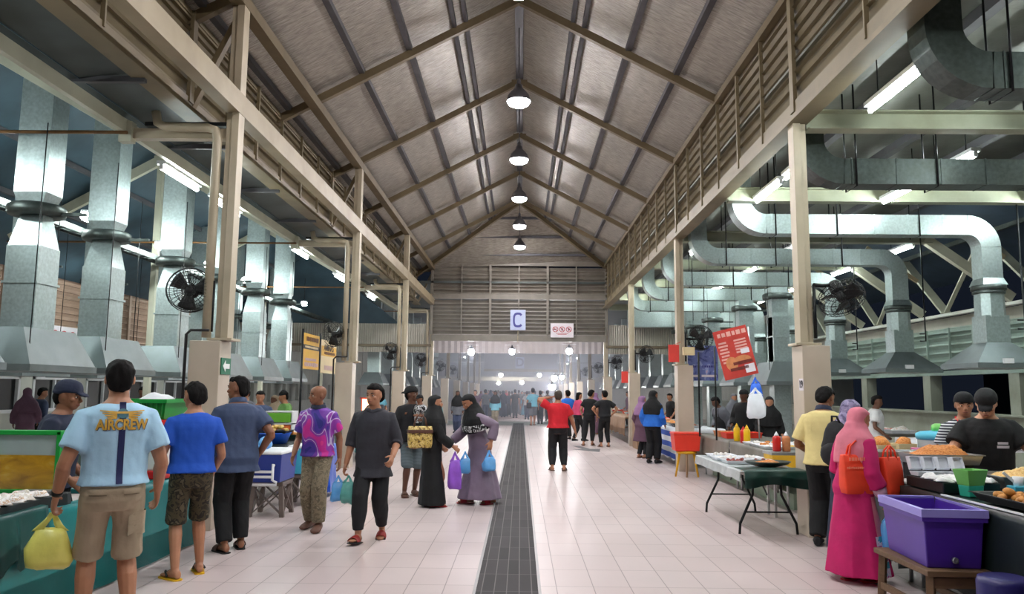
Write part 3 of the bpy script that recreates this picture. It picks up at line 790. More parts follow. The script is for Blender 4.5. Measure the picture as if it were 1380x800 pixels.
# menu board on a pole, right
mat('menu_red', C(196, 62, 52), .5, 0, .12, 6)
mat('menu_pink', C(226, 170, 160), .5, 0, .1, 12)
mat('menu_bun', C(206, 132, 84), .5, 0, .15, 12)
mat('menu_meat', C(120, 48, 40), .5, 0, .2, 12)
c = at(991, 475, 13.1)
t = thing('menu_board', 'tilted red menu board with burger picture raised above the right stall', 'sign', c)
Rt = Matrix.Rotation(math.radians(-14), 4, 'Y') @ Matrix.Rotation(-.15, 4, 'Z')
MB().box((0, 0, 0), (.56, .012, .84)).xf(Rt).obj('board', 'menu_red', t)
scribble(MB(), -.22, .22, .29, .085, r_, -.009).xf(Rt).obj('heading', 'menu_pink', t)
g = MB()
for k in range(7): g.box((-.17, -.009, .2 - k * .055), (.13 + .03 * (k % 2), .004, .03))
for k in range(5): g.box((.12, -.009, .2 - k * .05), (.2, .004, .028))
g.xf(Rt).obj('price_list', 'menu_pink', t)
MB().prism([(.08 + .15 * math.cos(a), -.009, -.15 + .09 * math.sin(a)) for a in [PI * i / 8 for i in range(9)]], (0, -1, 0), .004).prism([(-.1 + .1 * math.cos(a), -.009, -.17 + .12 * math.sin(a)) for a in [PI * i / 6 for i in range(12)]], (0, -1, 0), .003).xf(Rt).obj('bun', 'menu_bun', t)
MB().box((.08, -.012, -.18), (.32, .004, .05)).box((0, -.012, -.27), (.3, .004, .05)).xf(Rt).obj('patty', 'menu_meat', t)
MB().box((.17, -.012, -.3), (.16, .004, .14)).xf(Rt).obj('picture_patch', 'sign_white', t)
MB().box((.16, -.012, .0), (.14, .004, .08)).xf(Rt).obj('picture_patch', 'sign_white', t)
o = MB().tube([at(1008, 440, 13.15), at(1022, 560, 13.15), V((at(1022, 560, 13.15).x + .01, 13.15, .82))], .014, 8).obj('sign_pole', 'steel')
tag(o, 'thin steel pole holding the red menu board', 'pole')
o = MB().tube([V((at(963, 467, 14).x, 14, .8)), at(963, 467, 14)], .016, 8).obj('sign_pole', 'black_metal'); tag(o, 'black pole just left of the red menu board', 'pole')
o = MB().tube([V((at(941, 474, 15.2).x, 15.2, .8)), at(941, 474, 15.2)], .018, 8).obj('sign_pole', 'black_metal'); tag(o, 'black pole beside the second right pillar, left of the blue poster', 'pole')
# blue posters by the second right pillar
ramp_mat('poster_blue', [(0, C(70, 82, 148)), (.42, C(104, 116, 180)), (.58, C(150, 160, 206)), (.68, C(206, 170, 186))], 5, .5, 3)
for px, nm, wd in ((955, 'right one between the two black poles', .4), (935, 'left one behind the second right pillar', .26)):
    c = at(px, 489, 16.95)
    t = thing('poster', 'violet blue stall poster, ' + nm, 'poster', c)
    MB().box((0, 0, 0), (wd, .01, .76)).obj('sheet', 'poster_blue', t)
    scribble(MB(), -wd * .35, wd * .3, -.1, .05, r_).obj('lettering', 'sign_navy', t)
    MB().tube([(0, 0, .37), (0, 0, 2.4)], .004, 5).obj('cord', 'black_metal', t)
    MB().box((0, -.008, -.28), (wd * .8, .003, .05)).obj('band', 'sign_white', t)
mat('flag_red', C(214, 62, 52), .6, 0, .08, 5)
for (px, py, Y, w_, h_, nm) in ((908, 476, 16.1, .22, .36, 'red hanging stall sign beside the second right pillar'), (842, 508, 23.4, .2, .34, 'small red hanging sign left of the third right pillar')):
    c = at(px, py, Y); o = MB().box((0, 0, 0), (w_, .03, h_)).bar((0, 0, h_ / 2), (.15, 0, h_ / 2 + .06), .01, .01).obj('hanging_sign', 'flag_red', None, .004); o.location = c; tag(o, nm, 'sign')
c = at(928, 473, 16.2)
o = MB().box((0, 0, 0), (.24, .1, .17)).box((0, -.055, 0), (.2, .01, .12)).obj('junction_box', 'banner_cream', None, .008); o.location = c; tag(o, 'cream switch box on the second right steel column', 'box')
c = at(493.5, 552, 20.5)
emit_mat('lit_orange', (1, .42, .16, 1), 3.0)
t = thing('food_warmer', 'glowing orange display box behind the hooded man, left stalls', 'display', V((c.x, c.y, .92)))
MB().box((0, .12, .26), (.3, .05, .5)).box((0, 0, .02), (.3, .3, .04)).box((0, 0, .5), (.3, .3, .03)).obj('case', 'menu_red', t)
MB().box((0, .08, .27), (.24, .01, .4)).obj('lit_panel', 'lit_orange', t)
# ================================================================== STALLS
mat('tarp_teal', C(14, 124, 124), .38, 0, .12, 3, bump=.15, bscale=6)
mat('tarp_dkteal', C(18, 78, 74), .35, 0, .15, 3, bump=.2, bscale=6)
mat('tarp_grey', C(118, 116, 108), .5, 0, .15, 4, bump=.2, bscale=7, dirt=.3)
mat('tarp_black', C(24, 34, 34), .38, 0, .2, 4, bump=.2, bscale=6)
mat('tarp_green', C(30, 62, 54), .35, 0, .2, 4, bump=.2, bscale=6)
mat('clear_sheet', C(186, 192, 192), .25, 0, .1, 9, bump=.4, bscale=9)
mat('wood_brown', C(104, 78, 54), .6, 0, .2, 5, stretch=(1, 8, 8), bump=.1)
mat('ply', C(158, 126, 98), .6, 0, .12, 4, stretch=(8, 1, 1))
mat('foam_white', C(226, 224, 218), .7, 0, .03, 8, bump=.1, bscale=60)
mat('red_plastic', C(206, 30, 30), .4, 0, .06, 5)
mat('green_plastic', C(22, 158, 62), .4, 0, .08, 6)
mat('blue_plastic', C(40, 62, 150), .4, 0, .08, 5)
mat('purple_plastic', C(74, 40, 152), .35, 0, .06, 4)
mat('purple_rim', C(150, 140, 216), .4, 0, .04, 4)
mat('orange_cooler', C(228, 58, 40), .4, 0, .05, 4)
mat('yellow_plastic', C(222, 166, 20), .4, 0, .1, 6)
mat('stool_grey', C(112, 100, 94), .5, 0, .08, 6)
mat('cyan_plastic', C(70, 178, 206), .4, 0, .05, 5)
mat('bag_yellow', C(238, 230, 118), .3, 0, .12, 5, bump=.4, bscale=14)
mat('bag_blue', C(92, 160, 220), .3, 0, .15, 7, bump=.4, bscale=16)
mat('bag_teal', C(96, 170, 160), .3, 0, .2, 9, bump=.4, bscale=16)
mat('bag_purple', C(150, 90, 206), .3, 0, .15, 8, bump=.4, bscale=16)
mat('bag_white', C(228, 230, 236), .35, 0, .06, 8, bump=.4, bscale=16)
mat('bag_deepblue', C(30, 96, 214), .3, 0, .12, 6, bump=.4, bscale=14)
mat('wrap_white', C(232, 230, 228), .4, 0, .06, 14, bump=.5, bscale=30)
ramp_mat('packet', [(0, C(216, 208, 198)), (.45, C(236, 232, 230)), (.58, C(210, 180, 150)), (.64, C(238, 236, 236))], 18, .35, 3)
ramp_mat('noodles', [(.2, C(140, 70, 20)), (.45, C(204, 120, 44)), (.7, C(226, 156, 76))], 60, .55, 4, None, 'noise', .8, False)
ramp_mat('noodles_pale', [(.2, C(176, 120, 60)), (.45, C(222, 176, 104)), (.7, C(236, 206, 144))], 55, .55, 4, None, 'noise', .8, False)
ramp_mat('curry', [(.2, C(90, 36, 18)), (.5, C(150, 74, 36)), (.75, C(196, 120, 60))], 40, .4, 4, None, 'noise', .8, False)
ramp_mat('fritter', [(.25, C(150, 84, 30)), (.5, C(206, 140, 66)), (.75, C(228, 178, 104))], 14, .6, 3, None, 'noise', .5, False)
ramp_mat('fritter_yellow', [(.25, C(190, 142, 60)), (.5, C(226, 190, 104)), (.75, C(238, 214, 150))], 14, .6, 3, None, 'noise', .5, False)
ramp_mat('red_snack', [(.25, C(84, 22, 18)), (.55, C(150, 50, 40)), (.8, C(196, 90, 70))], 20, .4, 3, None, 'noise', .5, False)
ramp_mat('mustard_jar', [(.3, C(150, 104, 10)), (.6, C(196, 148, 30)), (.8, C(216, 186, 110))], 6, .3, 3, (1, 1, 2), 'noise', 0, False)
mat('sauce_red', C(206, 28, 24), .3, 0, .05, 5)
mat('sauce_yellow', C(236, 186, 24), .3, 0, .05, 5)
mat('fridge_tint', C(170, 186, 186), .2, 0, .05, 5)

def cloth_drop(x0, x1, y0, y1, z, drop, folds, sides='f', amp=.03, jag=.08, seed=1, face='-x'):
    """sheet lying on a table with a hanging front edge; local x depth, y along; front at x0 side when face -x, at x1 when +x"""
    r = random.Random(seed)
    ph = [r.uniform(0, 6) for _ in range(4)]
    xf = x0 if face == '-x' else x1; xb = x1 if face == '-x' else x0; s = -1 if face == '-x' else 1
    L = abs(x1 - x0); tot = L + drop
    def fn(u, v):
        y = y0 + (y1 - y0) * v; d = u / .45 * L if u <= .4501 else L + (u - .45) / .55 * drop
        wob = math.sin(v * folds * 6.28 + ph[0]) + .5 * math.sin(v * folds * 15 + ph[1])
        if d < L - 1e-4: return V((xb + (xf - xb) * d / L, y, z + .004 * math.sin(9 * y + 7 * d)))
        h = d - L; k = min(1, h / max(.12, drop * .6))
        return V((xf + s * (.02 + k * amp * (1 + wob * .55)), y + .01 * wob * k, z - h * (1 - jag * (.5 + .5 * math.sin(v * folds * 9 + ph[2])))))
    mb = MB(); mb.grid(fn, 20, max(14, int(folds * 10)), (0, 0, .004)); return mb
def table(name, label, x0, x1, y0, y1, z, topm, legm='steel', group=None, shelf=False):
    t = thing(name, label, 'table', ((x0 + x1) / 2, (y0 + y1) / 2, 0), 0, group)
    w, d = x1 - x0, y1 - y0
    MB().box((0, 0, z - .02), (w, d, .04)).obj('tabletop', topm, t, .006)
    for sx in (-1, 1):
        for sy in (-1, 1):
            MB().tube([(sx * (w / 2 - .06), sy * (d / 2 - .08), 0), (sx * (w / 2 - .06), sy * (d / 2 - .08), z - .04)], .018, 8).obj('leg', legm, t)
    MB().bar((-w / 2 + .06, -d / 2 + .08, .25), (-w / 2 + .06, d / 2 - .08, .25), .02, .02).bar((w / 2 - .06, -d / 2 + .08, .25), (w / 2 - .06, d / 2 - .08, .25), .02, .02).obj('stretcher', legm, t)
    if shelf: MB().box((0, 0, .3), (w - .1, d - .1, .02)).obj('shelf', topm, t)
    return t
def solo(mb, name, m, label, cat, loc=(0, 0, 0), rotz=0, group=None, bev=0, kind=None):
    o = mb.obj(name, m, None, bev); o.location = loc; o.rotation_euler = (0, 0, rotz); tag(o, label, cat, group)
    if kind: o['kind'] = kind
    return o
def crumple(mb, a, f, seed=0):
    s = V((seed * 3.1, seed * 1.7, 0))
    mb.v = [tuple(V(p) + noise.noise_vector(V(p) * f + s) * a) for p in mb.v]; return mb
def tray(label, c, w, d, h, m='steel', rotz=0, group=None):
    t = thing('tray', label, 'tray', c, rotz, group)
    b = MB(); R4 = lambda s, z: [V((a * w / 2 * s, bb * d / 2 * s, z)) for a, bb in ((-1, -1), (1, -1), (1, 1), (-1, 1))]
    b.rings([R4(.9, 0), R4(1, h), R4(1.06, h + .004), R4(1.06, h + .01), R4(.98, h + .008), R4(.87, .01)], True, False)
    b.obj('pan', m, t); return t
def mound(name, label, c, w, d, h, m, seed, kind='stuff'):
    def fn(u, v):
        x, y = (u - .5) * 2, (v - .5) * 2; rr = min(1, (abs(x) ** 3 + abs(y) ** 3) ** (1 / 3)); 
        z = h * (1 - rr ** 2.2) * (.8 + .5 * noise.noise(V((x * 1.7, y * 1.7, seed)))) + .014 * noise.noise(V((x * 9, y * 9, seed)))
        return V((x * w / 2, y * d / 2, max(0.0, z)))
    b = MB().grid(fn, 26, 22, (0, 0, -.004))
    return solo(b, name, m, label, 'food', c, 0, None, 0, kind)
def packet_mb(w, d, h, seed):
    r = random.Random(seed); b = MB()
    def fn(u, v):
        x, y = (u - .5) * 2, (v - .5) * 2; e = (1 - abs(x) ** 4) * (1 - abs(y) ** 4)
        return V((x * w / 2, y * d / 2, h * e * (.7 + .5 * noise.noise(V((x * 2 + seed, y * 2, 1)))) + .006))
    b.grid(fn, 9, 9, (0, 0, -.006), False); return crumple(b, .012, 14, seed)
def plastic_bag(label, top, w, h, m, rotz=0, d=None, seed=1, group=None, handles=True, hl=.1):
    """carrier bag hanging from point top (where the fingers hold it)"""
    d = d or w * .55
    t = thing('plastic_bag', label, 'bag', top, rotz, group)
    rs = []; n = 20; zb = -hl
    for k, (q, sx, sy) in enumerate(((0, .55, .12), (.06, .72, .35), (.22, .86, .7), (.5, .98, .95), (.78, 1.02, 1.0), (.93, .95, .9), (1, .7, .6))):
        ring = []
        for j in range(n):
            a = 2 * PI * j / n; ca, sa = math.cos(a), math.sin(a)
            e = lambda v: math.copysign(abs(v) ** .7, v)
            p = V((e(ca) * w / 2 * sx, e(sa) * d / 2 * sy, zb - q * (h - hl)))
            ring.append(p + noise.noise_vector(p * 11 + V((seed * 2.3, 0, 0))) * .028 * min(1, q * 3 + .2))
        rs.append(ring)
    MB().rings(rs).obj('body', m, t)
    if handles:
        for sx in (-1, 1):
            def fn(u, v, sx=sx):
                q = u; x0 = sx * w * .3; wv = (v - .5) * w * (.09 + .17 * q)
                return V((x0 * q ** 1.3 + wv, .006 * sx + .01 * math.sin(6 * q), -q * (hl + .02)))
            MB().grid(fn, 6, 3, (0, .003, 0)).obj('handle', m, t)
    return t
def bottle(label, c, m, h=.2, r=.032, group=None, tip='bag_white'):
    t = thing('sauce_bottle', label, 'bottle', c, 0, group)
    MB().lathe([(r * .9, 0), (r, .01), (r, h * .68), (r * .85, h * .76), (r * .55, h * .8)], n=16).obj('body', m, t)
    MB().lathe([(r * .6, h * .8), (r * .55, h * .85), (r * .2, h * .97), (r * .08, h * 1.02)], n=12).obj('nozzle', tip, t)
    return t
def step_stool(name, label, c, w, d, h, m, rotz=0, group=None, xbrace=True):
    t = thing(name, label, 'stool', c, rotz, group)
    MB().box((0, 0, h - .025), (w, d, .05)).obj('seat', m, t, .01)
    for sx in (-1, 1):
        for sy in (-1, 1):
            b = MB(); b.rings([[V((sx * (w / 2 - .02 + k) + a * .028, sy * (d / 2 - .02 + k) + bb * .028, z)) for a, bb in ((-1, -1), (1, -1), (1, 1), (-1, 1))] for z, k in ((0, .02), (h - .05, -.015))], True, False)
            b.obj('leg', m, t)
    if xbrace:
        for sx in (-1, 1):
            b = MB()
            for s in (-1, 1): b.bar((sx * (w / 2 - .005), -s * (d / 2 - .03), .05), (sx * (w / 2 - .012), s * (d / 2 - .03), h - .06), .014, .045, (sx, 0, 0))
            b.obj('cross_panel', m, t)
        for sy in (-1, 1):
            b = MB()
            for s in (-1, 1): b.bar((-s * (w / 2 - .03), sy * (d / 2 - .005), .05), (s * (w / 2 - .03), sy * (d / 2 - .012), h - .06), .014, .045, (0, sy, 0))
            b.obj('cross_panel', m, t)
    return t
def cooler(label, c, w, d, h, bodym, lidm, handm=None, rotz=0, group=None):
    t = thing('cooler_box', label, 'cooler', c, rotz, group)
    R4 = lambda s, z: [V((a * w / 2 * s, b * d / 2 * s, z)) for a, b in ((-1, -1), (1, -1), (1, 1), (-1, 1))]
    MB().rings([R4(.9, 0), R4(1, h * .86), R4(1, h * .88)], True, False).obj('body', bodym, t, .015)
    MB().rings([R4(1.05, h * .885), R4(1.05, h * .96), R4(.98, h)], True, False).obj('lid', lidm, t, .012)
    if handm:
        y = -d / 2 - .03
        MB().tube([(-w * .3, y + .02, h * .55), (-w * .3, y - .02, h * .6), (-w * .3, y - .03, h * .1), (-w * .42, y - .03, h * .03), (-w * .42, y - .03, -.02), (w * .42, y - .03, -.02), (w * .42, y - .03, h * .03), (w * .3, y - .03, h * .1), (w * .3, y - .02, h * .6), (w * .3, y + .02, h * .55)], .018, 8).bar((-w * .3, y - .03, h * .2), (w * .3, y - .03, h * .2), .03, .03).bar((-w * .3, y - .03, h * .36), (w * .3, y - .03, h * .36), .03, .03).obj('carry_handle', handm, t)
    return t
def crate(label, c, w, d, h, m, rotz=0, group=None):
    t = thing('crate', label, 'crate', c, rotz, group)
    b = MB(); R4 = lambda s, z: [V((a * w / 2 * s, bb * d / 2 * s, z)) for a, bb in ((-1, -1), (1, -1), (1, 1), (-1, 1))]
    b.rings([R4(.88, 0), R4(1, h), R4(.96, h), R4(.85, .012)], True, False)
    for a in range(9):
        x = -w * .44 + a * w * .11
        b.bar((x * .92, -d / 2 * .94, .02), (x, -d / 2 - .002, h - .03), .012, .012); b.bar((x * .92, d / 2 * .94, .02), (x, d / 2 + .002, h - .03), .012, .012)
    b.obj('body', m, t)
    MB().rings([R4(1.0, h - .03), R4(1.07, h - .03), R4(1.07, h + .008), R4(.98, h + .008)], False, False).obj('rim', m, t)
    for s in (-1, 1): MB().box((0, s * (d / 2 + .003), h * .62), (w * .25, .012, h * .2)).obj('handle_slot', 'black', t)
    return t
def scatter_pieces(name, label, c, w, d, n, m, size, seed, group, layers=2):
    """individual food pieces: same mesh data, separate objects"""
    r = random.Random(seed)
    me = [crumple(MB().ball((0, 0, 0), (size, size * .75, size * .6), 8, 6), size * .3, 18, seed + k).mesh(name, m) for k in range(3)]
    for i in range(n):
        o = bpy.data.objects.new(name, me[i % 3]); COL.objects.link(o)
        lay = i * layers // n; f = 1 - .35 * lay
        o.location = (c[0] + r.uniform(-.5, .5) * w * f, c[1] + r.uniform(-.5, .5) * d * f, c[2] + size * .5 + lay * size * .9)
        o.rotation_euler = (r.uniform(-.4, .4), r.uniform(-.4, .4), r.uniform(0, 6)); tag(o, label, 'food', group)

# ---- left front stall (X about -3.5) ----
table('stall_table', 'long table under the black sheet at the left front stall', -4.45, -3.5, 3.9, 6.05, .83, 'tarp_black')
solo(cloth_drop(-4.45, -3.5, 3.85, 6.08, .836, .09, 4, amp=.006, face='+x', seed=4), 'table_sheet', 'tarp_black', 'glossy black sheet covering the left front stall table', 'sheet')
solo(cloth_drop(-3.52, -3.44, 4.3, 5.7, .79, .4, 4, amp=.03, jag=.25, face='+x', seed=9), 'tarpaulin', 'tarp_dkteal', 'folded dark teal tarpaulin hanging from the left front table edge', 'tarpaulin')
solo(cloth_drop(-3.53, -3.46, 4.9, 8.62, .75, .73, 3, amp=.012, jag=.02, face='+x', seed=5), 'tarpaulin', 'tarp_teal', 'flat teal tarpaulin skirt reaching the floor behind the men at left', 'tarpaulin')
r_ = random.Random(11)
me = [packet_mb(.17, .13, .045, k).mesh('food_packet', 'packet') for k in range(5)]
k = 0
for yy in (5.2, 5.34, 5.48, 5.61, 5.74):
    for xx in (-3.56, -3.69, -3.82):
        if xx < -3.8 and yy > 5.6: continue
        o = bpy.data.objects.new('food_packet', me[k % 5]); COL.objects.link(o)
        o.location = (xx + r_.uniform(-.03, .03), yy + r_.uniform(-.04, .04), .846 + .004 * (k % 3)); o.rotation_euler = (0, 0, r_.uniform(0, 3)); k += 1
        tag(o, 'clear wrapped food packet on the black table at the left front stall', 'food', 'packets on the left front table')
t = thing('foam_box', 'open white foam box on the packets at the left edge', 'box', (-4.06, 5.4, .85), .3)
MB().box((0, 0, .035), (.3, .22, .07)).obj('tray', 'foam_white', t, .012); MB().box((0, .16, .12), (.3, .02, .2), (-.5, 0, 0)).obj('lid', 'foam_white', t, .008)
solo(crumple(packet_mb(.42, .3, .11, 8), .02, 6, 3), 'wrap_sheet', 'bag_white', 'white crumpled plastic wrap beside the foam box at left', 'wrap', (-4.08, 5.7, .845), .4)
# green framed display tank with yellow contents
c = at(56, 645, 6.35)
t = thing('display_tank', 'green framed clear tank of mustard yellow food on the left table', 'display', (-3.77, 5.99, .846))
MB().box((0, 0, .22), (.46, .04, .42)).obj('glass', 'fridge_tint', t)
MB().box((.0, -.024, .15), (.44, .01, .26)).obj('contents', 'mustard_jar', t)
g = MB()
for x in (-.245, .245): g.box((x, -.01, .23), (.035, .08, .46))
g.box((0, -.01, .45), (.52, .08, .035)).box((0, -.01, .01), (.52, .08, .03)); g.obj('frame', 'green_plastic', t, .004)
tr = tray('shallow steel tray near the tank on the left front stall', (-3.62, 5.86, .847), .22, .13, .02, 'steel')
# white box with red rims and green crate
table('stall_table', 'table under the teal skirt beside the first left pillar', -4.25, -3.52, 6.86, 8.55, .76, 'tarp_teal')
t = thing('foam_box', 'big white box with red rim and red base behind the airline-style shirt', 'box', (-3.78, 8.0, .77))
R4 = lambda w, d, z: [V((a * w / 2, b * d / 2, z)) for a, b in ((-1, -1), (1, -1), (1, 1), (-1, 1))]
t['label'] = 'big white box with red rim and red base on the teal skirted table'
MB().rings([R4(.62, .8, .07), R4(.68, .86, .48)], True, False).obj('body', 'foam_white', t, .02)
MB().rings([R4(.72, .9, .47), R4(.72, .9, .53), R4(.66, .84, .56)], True, False).obj('rim', 'red_plastic', t, .01)
MB().box((0, 0, .035), (.66, .84, .08)).obj('base', 'red_plastic', t, .01)
crate('bright green plastic crate on top of the white and red box', (-3.76, 8.0, 1.335), .5, .66, .19, 'green_plastic')
solo(crumple(MB().ball((0, 0, .1), (.2, .26, .12), 14, 9), .05, 7, 2), 'plastic_wrap', 'bag_white', 'white plastic bag bulging out of the green crate', 'bag', (-3.76, 8.0, 1.35))
# blue coolers on stools
step_stool('step_stool', 'grey plastic step stool under the blue cooler with white lid', (-3.28, 10.4, 0), .42, .42, .44, 'stool_grey', 0, 'grey step stools')
step_stool('step_stool', 'grey plastic step stool under the pale blue cooler', (-3.12, 11.35, 0), .36, .42, .44, 'stool_grey', 0, 'grey step stools')
cooler('blue cooler box with white lid and big white carry handle', (-3.28, 10.4, .45), .44, .72, .4, 'blue_plastic', 'white_plastic', 'white_plastic')
cooler('pale blue and white cooler behind the blue one on the left', (-3.12, 11.35, .45), .34, .5, .4, 'cyan_plastic', 'white_plastic')
solo(crumple(MB().ball((0, 0, .07), (.09, .11, .075), 12, 8), .03, 10, 5), 'plastic_wrap', 'bag_blue', 'crumpled light blue plastic on the white cooler lid', 'bag', (-3.36, 10.3, .86))
solo(crumple(MB().box((0, 0, .4), (.1, .5, .72)).grid(lambda u, v: V((.06, -.25 + .5 * u, .04 + .72 * v)), 8, 8, (.01, 0, 0)), .03, 5, 3), 'tarpaulin', 'bag_deepblue', 'bright blue plastic sheet hanging behind the pale cooler', 'tarpaulin', (-3.0, 12.3, .02))
# food table behind coolers
table('stall_table', 'food table behind the blue coolers on the left', -4.6, -3.36, 11.15, 14.4, .84, 'tarp_black')
solo(MB().lathe([(.22, 0), (.27, .14), (.29, .15), (.28, .16), (.25, .15), (.2, .02)], n=28), 'basin', 'bag_deepblue', 'round blue basin on the left food table', 'basin', (-3.68, 11.55, .845))
tray('dark tray of yellow fritters on the blue basin', (-3.66, 11.55, .995), .5, .4, .03, 'black')
scatter_pieces('fritter', 'golden fritter heaped in the dark tray over the blue basin', (-3.66, 11.55, 1.01), .38, .28, 30, 'fritter_yellow', .05, 4, 'golden fritters')
tray('wide dark green tray behind the golden fritters', (-3.84, 12.5, .86), .8, .5, .06, 'tarp_green')
scatter_pieces('fritter', 'pale snack in the wide dark green tray behind the fritters', (-3.84, 12.5, .9), .62, .36, 22, 'fritter', .045, 6, 'pale snacks')
t = thing('drawer_rack', 'small white rack with green and orange drawers on the left food table', 'rack', (-4.05, 13.2, .85))
g = MB()
for z in (.0, .2, .4): g.box((0, 0, z + .01), (.46, .32, .02))
for sx in (-1, 1): g.box((sx * .22, 0, .2), (.02, .32, .4))
g.obj('frame', 'white_plastic', t)
mat('drawer_green', C(116, 190, 60), .4, 0, .05, 4); mat('drawer_orange', C(224, 104, 48), .4, 0, .05, 4)
MB().box((0, -.01, .11), (.4, .32, .15)).obj('drawer', 'drawer_orange', t, .008); MB().box((0, -.01, .31), (.4, .32, .15)).obj('drawer', 'drawer_green', t, .008)
# teal covered table at second pillar and stalls down the left row
table('stall_table', 'table with hanging teal cloth in front of the second left pillar', -4.6, -3.75, 14.9, 16.0, 1.02, 'tarp_teal')
solo(cloth_drop(-4.6, -3.72, 14.85, 16.05, 1.03, .55, 2, amp=.03, face='+x', seed=7), 'tablecloth', 'tarp_dkteal', 'teal cloth hanging over the table edge by the second left pillar', 'tablecloth')
# ---- right front stall ----
table('stall_table', 'wide table under the black cover at the right front stall', 3.42, 4.5, 4.2, 7.0, .84, 'tarp_black')
solo(cloth_drop(3.36, 4.5, 4.15, 7.02, .848, .72, 3, amp=.02, face='-x', seed=3), 'table_sheet', 'tarp_black', 'black plastic cover on the right front table beside the purple tub', 'sheet')
table('stall_table', 'narrow table under the black cover beside the pink scarf woman', 3.42, 4.1, 7.06, 7.9, .84, 'tarp_black')
solo(cloth_drop(3.36, 4.1, 7.04, 7.92, .848, .72, 2, amp=.02, face='-x', seed=8), 'table_sheet', 'tarp_black', 'black plastic cover of the narrow table beside the pink scarf woman', 'sheet')
solo(MB().bar((3.345, 4.15, .862), (3.345, 6.3, .862), .02, .012), 'edge_trim', 'white_plastic', 'pale edging strip along the black covered right table', 'trim')
table('stall_table', 'steel table with trays behind the first right pillar', 3.85, 5.5, 8.75, 10.42, .86, 'steel')
# purple tub on a wooden stool
t = thing('wooden_stool', 'brown wooden stool carrying the purple tub', 'stool', (3.09, 6.05, 0))
MB().box((0, 0, .4), (.46, .84, .04)).obj('seat', 'wood_brown', t, .006)
for sx in (-1, 1):
    for sy in (-1, 1): MB().bar((sx * .2, sy * .38, 0), (sx * .18, sy * .36, .38), .05, .05).obj('leg', 'wood_brown', t)
    MB().bar((sx * .2, -.38, .14), (sx * .2, .38, .14), .025, .05).obj('rail', 'wood_brown', t)
MB().box((0, -.37, .33), (.36, .03, .07)).obj('apron', 'wood_brown', t)
t = thing('plastic_tub', 'large purple plastic tub with pale rim on a wooden stool', 'tub', (3.12, 6.06, .42), -.07)
MB().rings([R4(.37, .68, 0), R4(.42, .76, .4), R4(.39, .73, .4), R4(.35, .66, .02)], True, False).obj('body', 'purple_plastic', t, .01)
MB().rings([R4(.43, .77, .36), R4(.46, .8, .36), R4(.46, .8, .415), R4(.39, .73, .415), R4(.39, .73, .4)], False, False).obj('rim', 'purple_rim', t)
MB().rings([R4(.425, .765, .33), R4(.45, .79, .33), R4(.45, .79, .4)], False, False).obj('rim_band', 'purple_plastic', t)
MB().lathe([(.022, 0), (.022, .02), (.012, .025), (.01, .02)], (0, -.352, .06), 14, Euler((PI / 2, 0, 0)).to_matrix()).obj('drain_plug', 'steel', t)
mat('drum_blue', C(30, 24, 90), .4, 0, .1, 4)
solo(MB().lathe([(.14, 0), (.16, .02), (.16, .2), (.168, .22), (.16, .24), (.16, .46), (.15, .49), (.12, .5)], n=28), 'plastic_drum', 'drum_blue', 'deep blue drum on the floor in front of the right black cover', 'drum', (3.1, 5.15, 0))
# trays of noodles and fritters
tray('large steel tray of pale noodles in front of the black-capped vendor', (4.18, 6.58, .9), .62, .46, .09, 'steel')
mound('noodle_heap', 'heap of pale yellow noodles in the large steel tray', (4.2, 6.58, .965), .56, .4, .09, 'noodles_pale', 2)
tray('steel tray of orange fried noodles left of the black-capped vendor', (3.8, 7.16, 1.03), .58, .36, .08, 'steel')
mound('noodle_heap', 'heap of orange fried noodles on the second steel tray', (3.8, 7.16, 1.09), .54, .33, .12, 'noodles', 5)
for i, (x, y, w_, d_) in enumerate(((4.18, 6.58, .5, .36), (3.8, 7.2, .5, .26))):
    solo(MB().box((0, 0, .02 if i == 0 else .085), (w_, d_, .04 if i == 0 else .17)), 'tray_stand', 'black', 'black riser under the %s noodle tray' % ('pale', 'orange')[i], 'riser', (x, y, .857))
tray('long black tray of fried dumplings at the right front corner', (3.66, 5.5, .87), .52, .95, .05, 'black')
scatter_pieces('fried_dumpling', 'browned fried dumpling in the long black tray, right front', (3.66, 5.5, .9), .4, .8, 60, 'fritter', .042, 9, 'fried dumplings in the black tray')
t = thing('plastic_tub', 'green and teal open tub leaning beside the dumpling tray', 'tub', (3.55, 6.25, .855), .3)
mat('tub_green', C(120, 196, 96), .4, 0, .05, 6); mat('tub_teal', C(50, 178, 150), .4, 0, .05, 6)
MB().rings([R4(.13, .1, .0), R4(.15, .11, .09)], True, False).obj('body', 'tub_teal', t, .008)
MB().rings([R4(.15, .11, .09), R4(.2, .15, .21), R4(.19, .14, .21), R4(.14, .1, .1)], True, False).obj('wall', 'tub_green', t, .006)
t = thing('tissue_box', 'cyan box holding a white cup behind the dumpling tray', 'box', (3.88, 6.12, .855))
MB().box((0, 0, .05), (.2, .11, .1)).obj('box', 'cyan_plastic', t, .006)
MB().lathe([(.03, .08), (.04, .17), (.036, .17), (.03, .1)], (-.04, 0, 0), 16).obj('cup', 'white_plastic', t)
MB().bar((-.07, 0, .13), (-.14, .02, .2), .012, .02).obj('spoon', 'white_plastic', t)
r_ = random.Random(5)
def clamshell(label, c, rot):
    t = thing('takeaway_box', label, 'box', c, rot, 'clear takeaway boxes')
    MB().rings([R4(.1, .1, 0), R4(.12, .12, .035), R4(.112, .112, .035), R4(.095, .095, .006)], True, False).obj('base', 'bag_white', t, .004)
    b = MB().rings([R4(.12, .12, 0), R4(.1, .1, .04), R4(.092, .092, .036), R4(.112, .112, .002)], True, False)
    b.xf(Matrix.Translation((0, .065, .04)) @ Matrix.Rotation(1.25, 4, 'X') @ Matrix.Translation((0, .06, 0))).obj('lid', 'bag_white', t, .004)
    return t
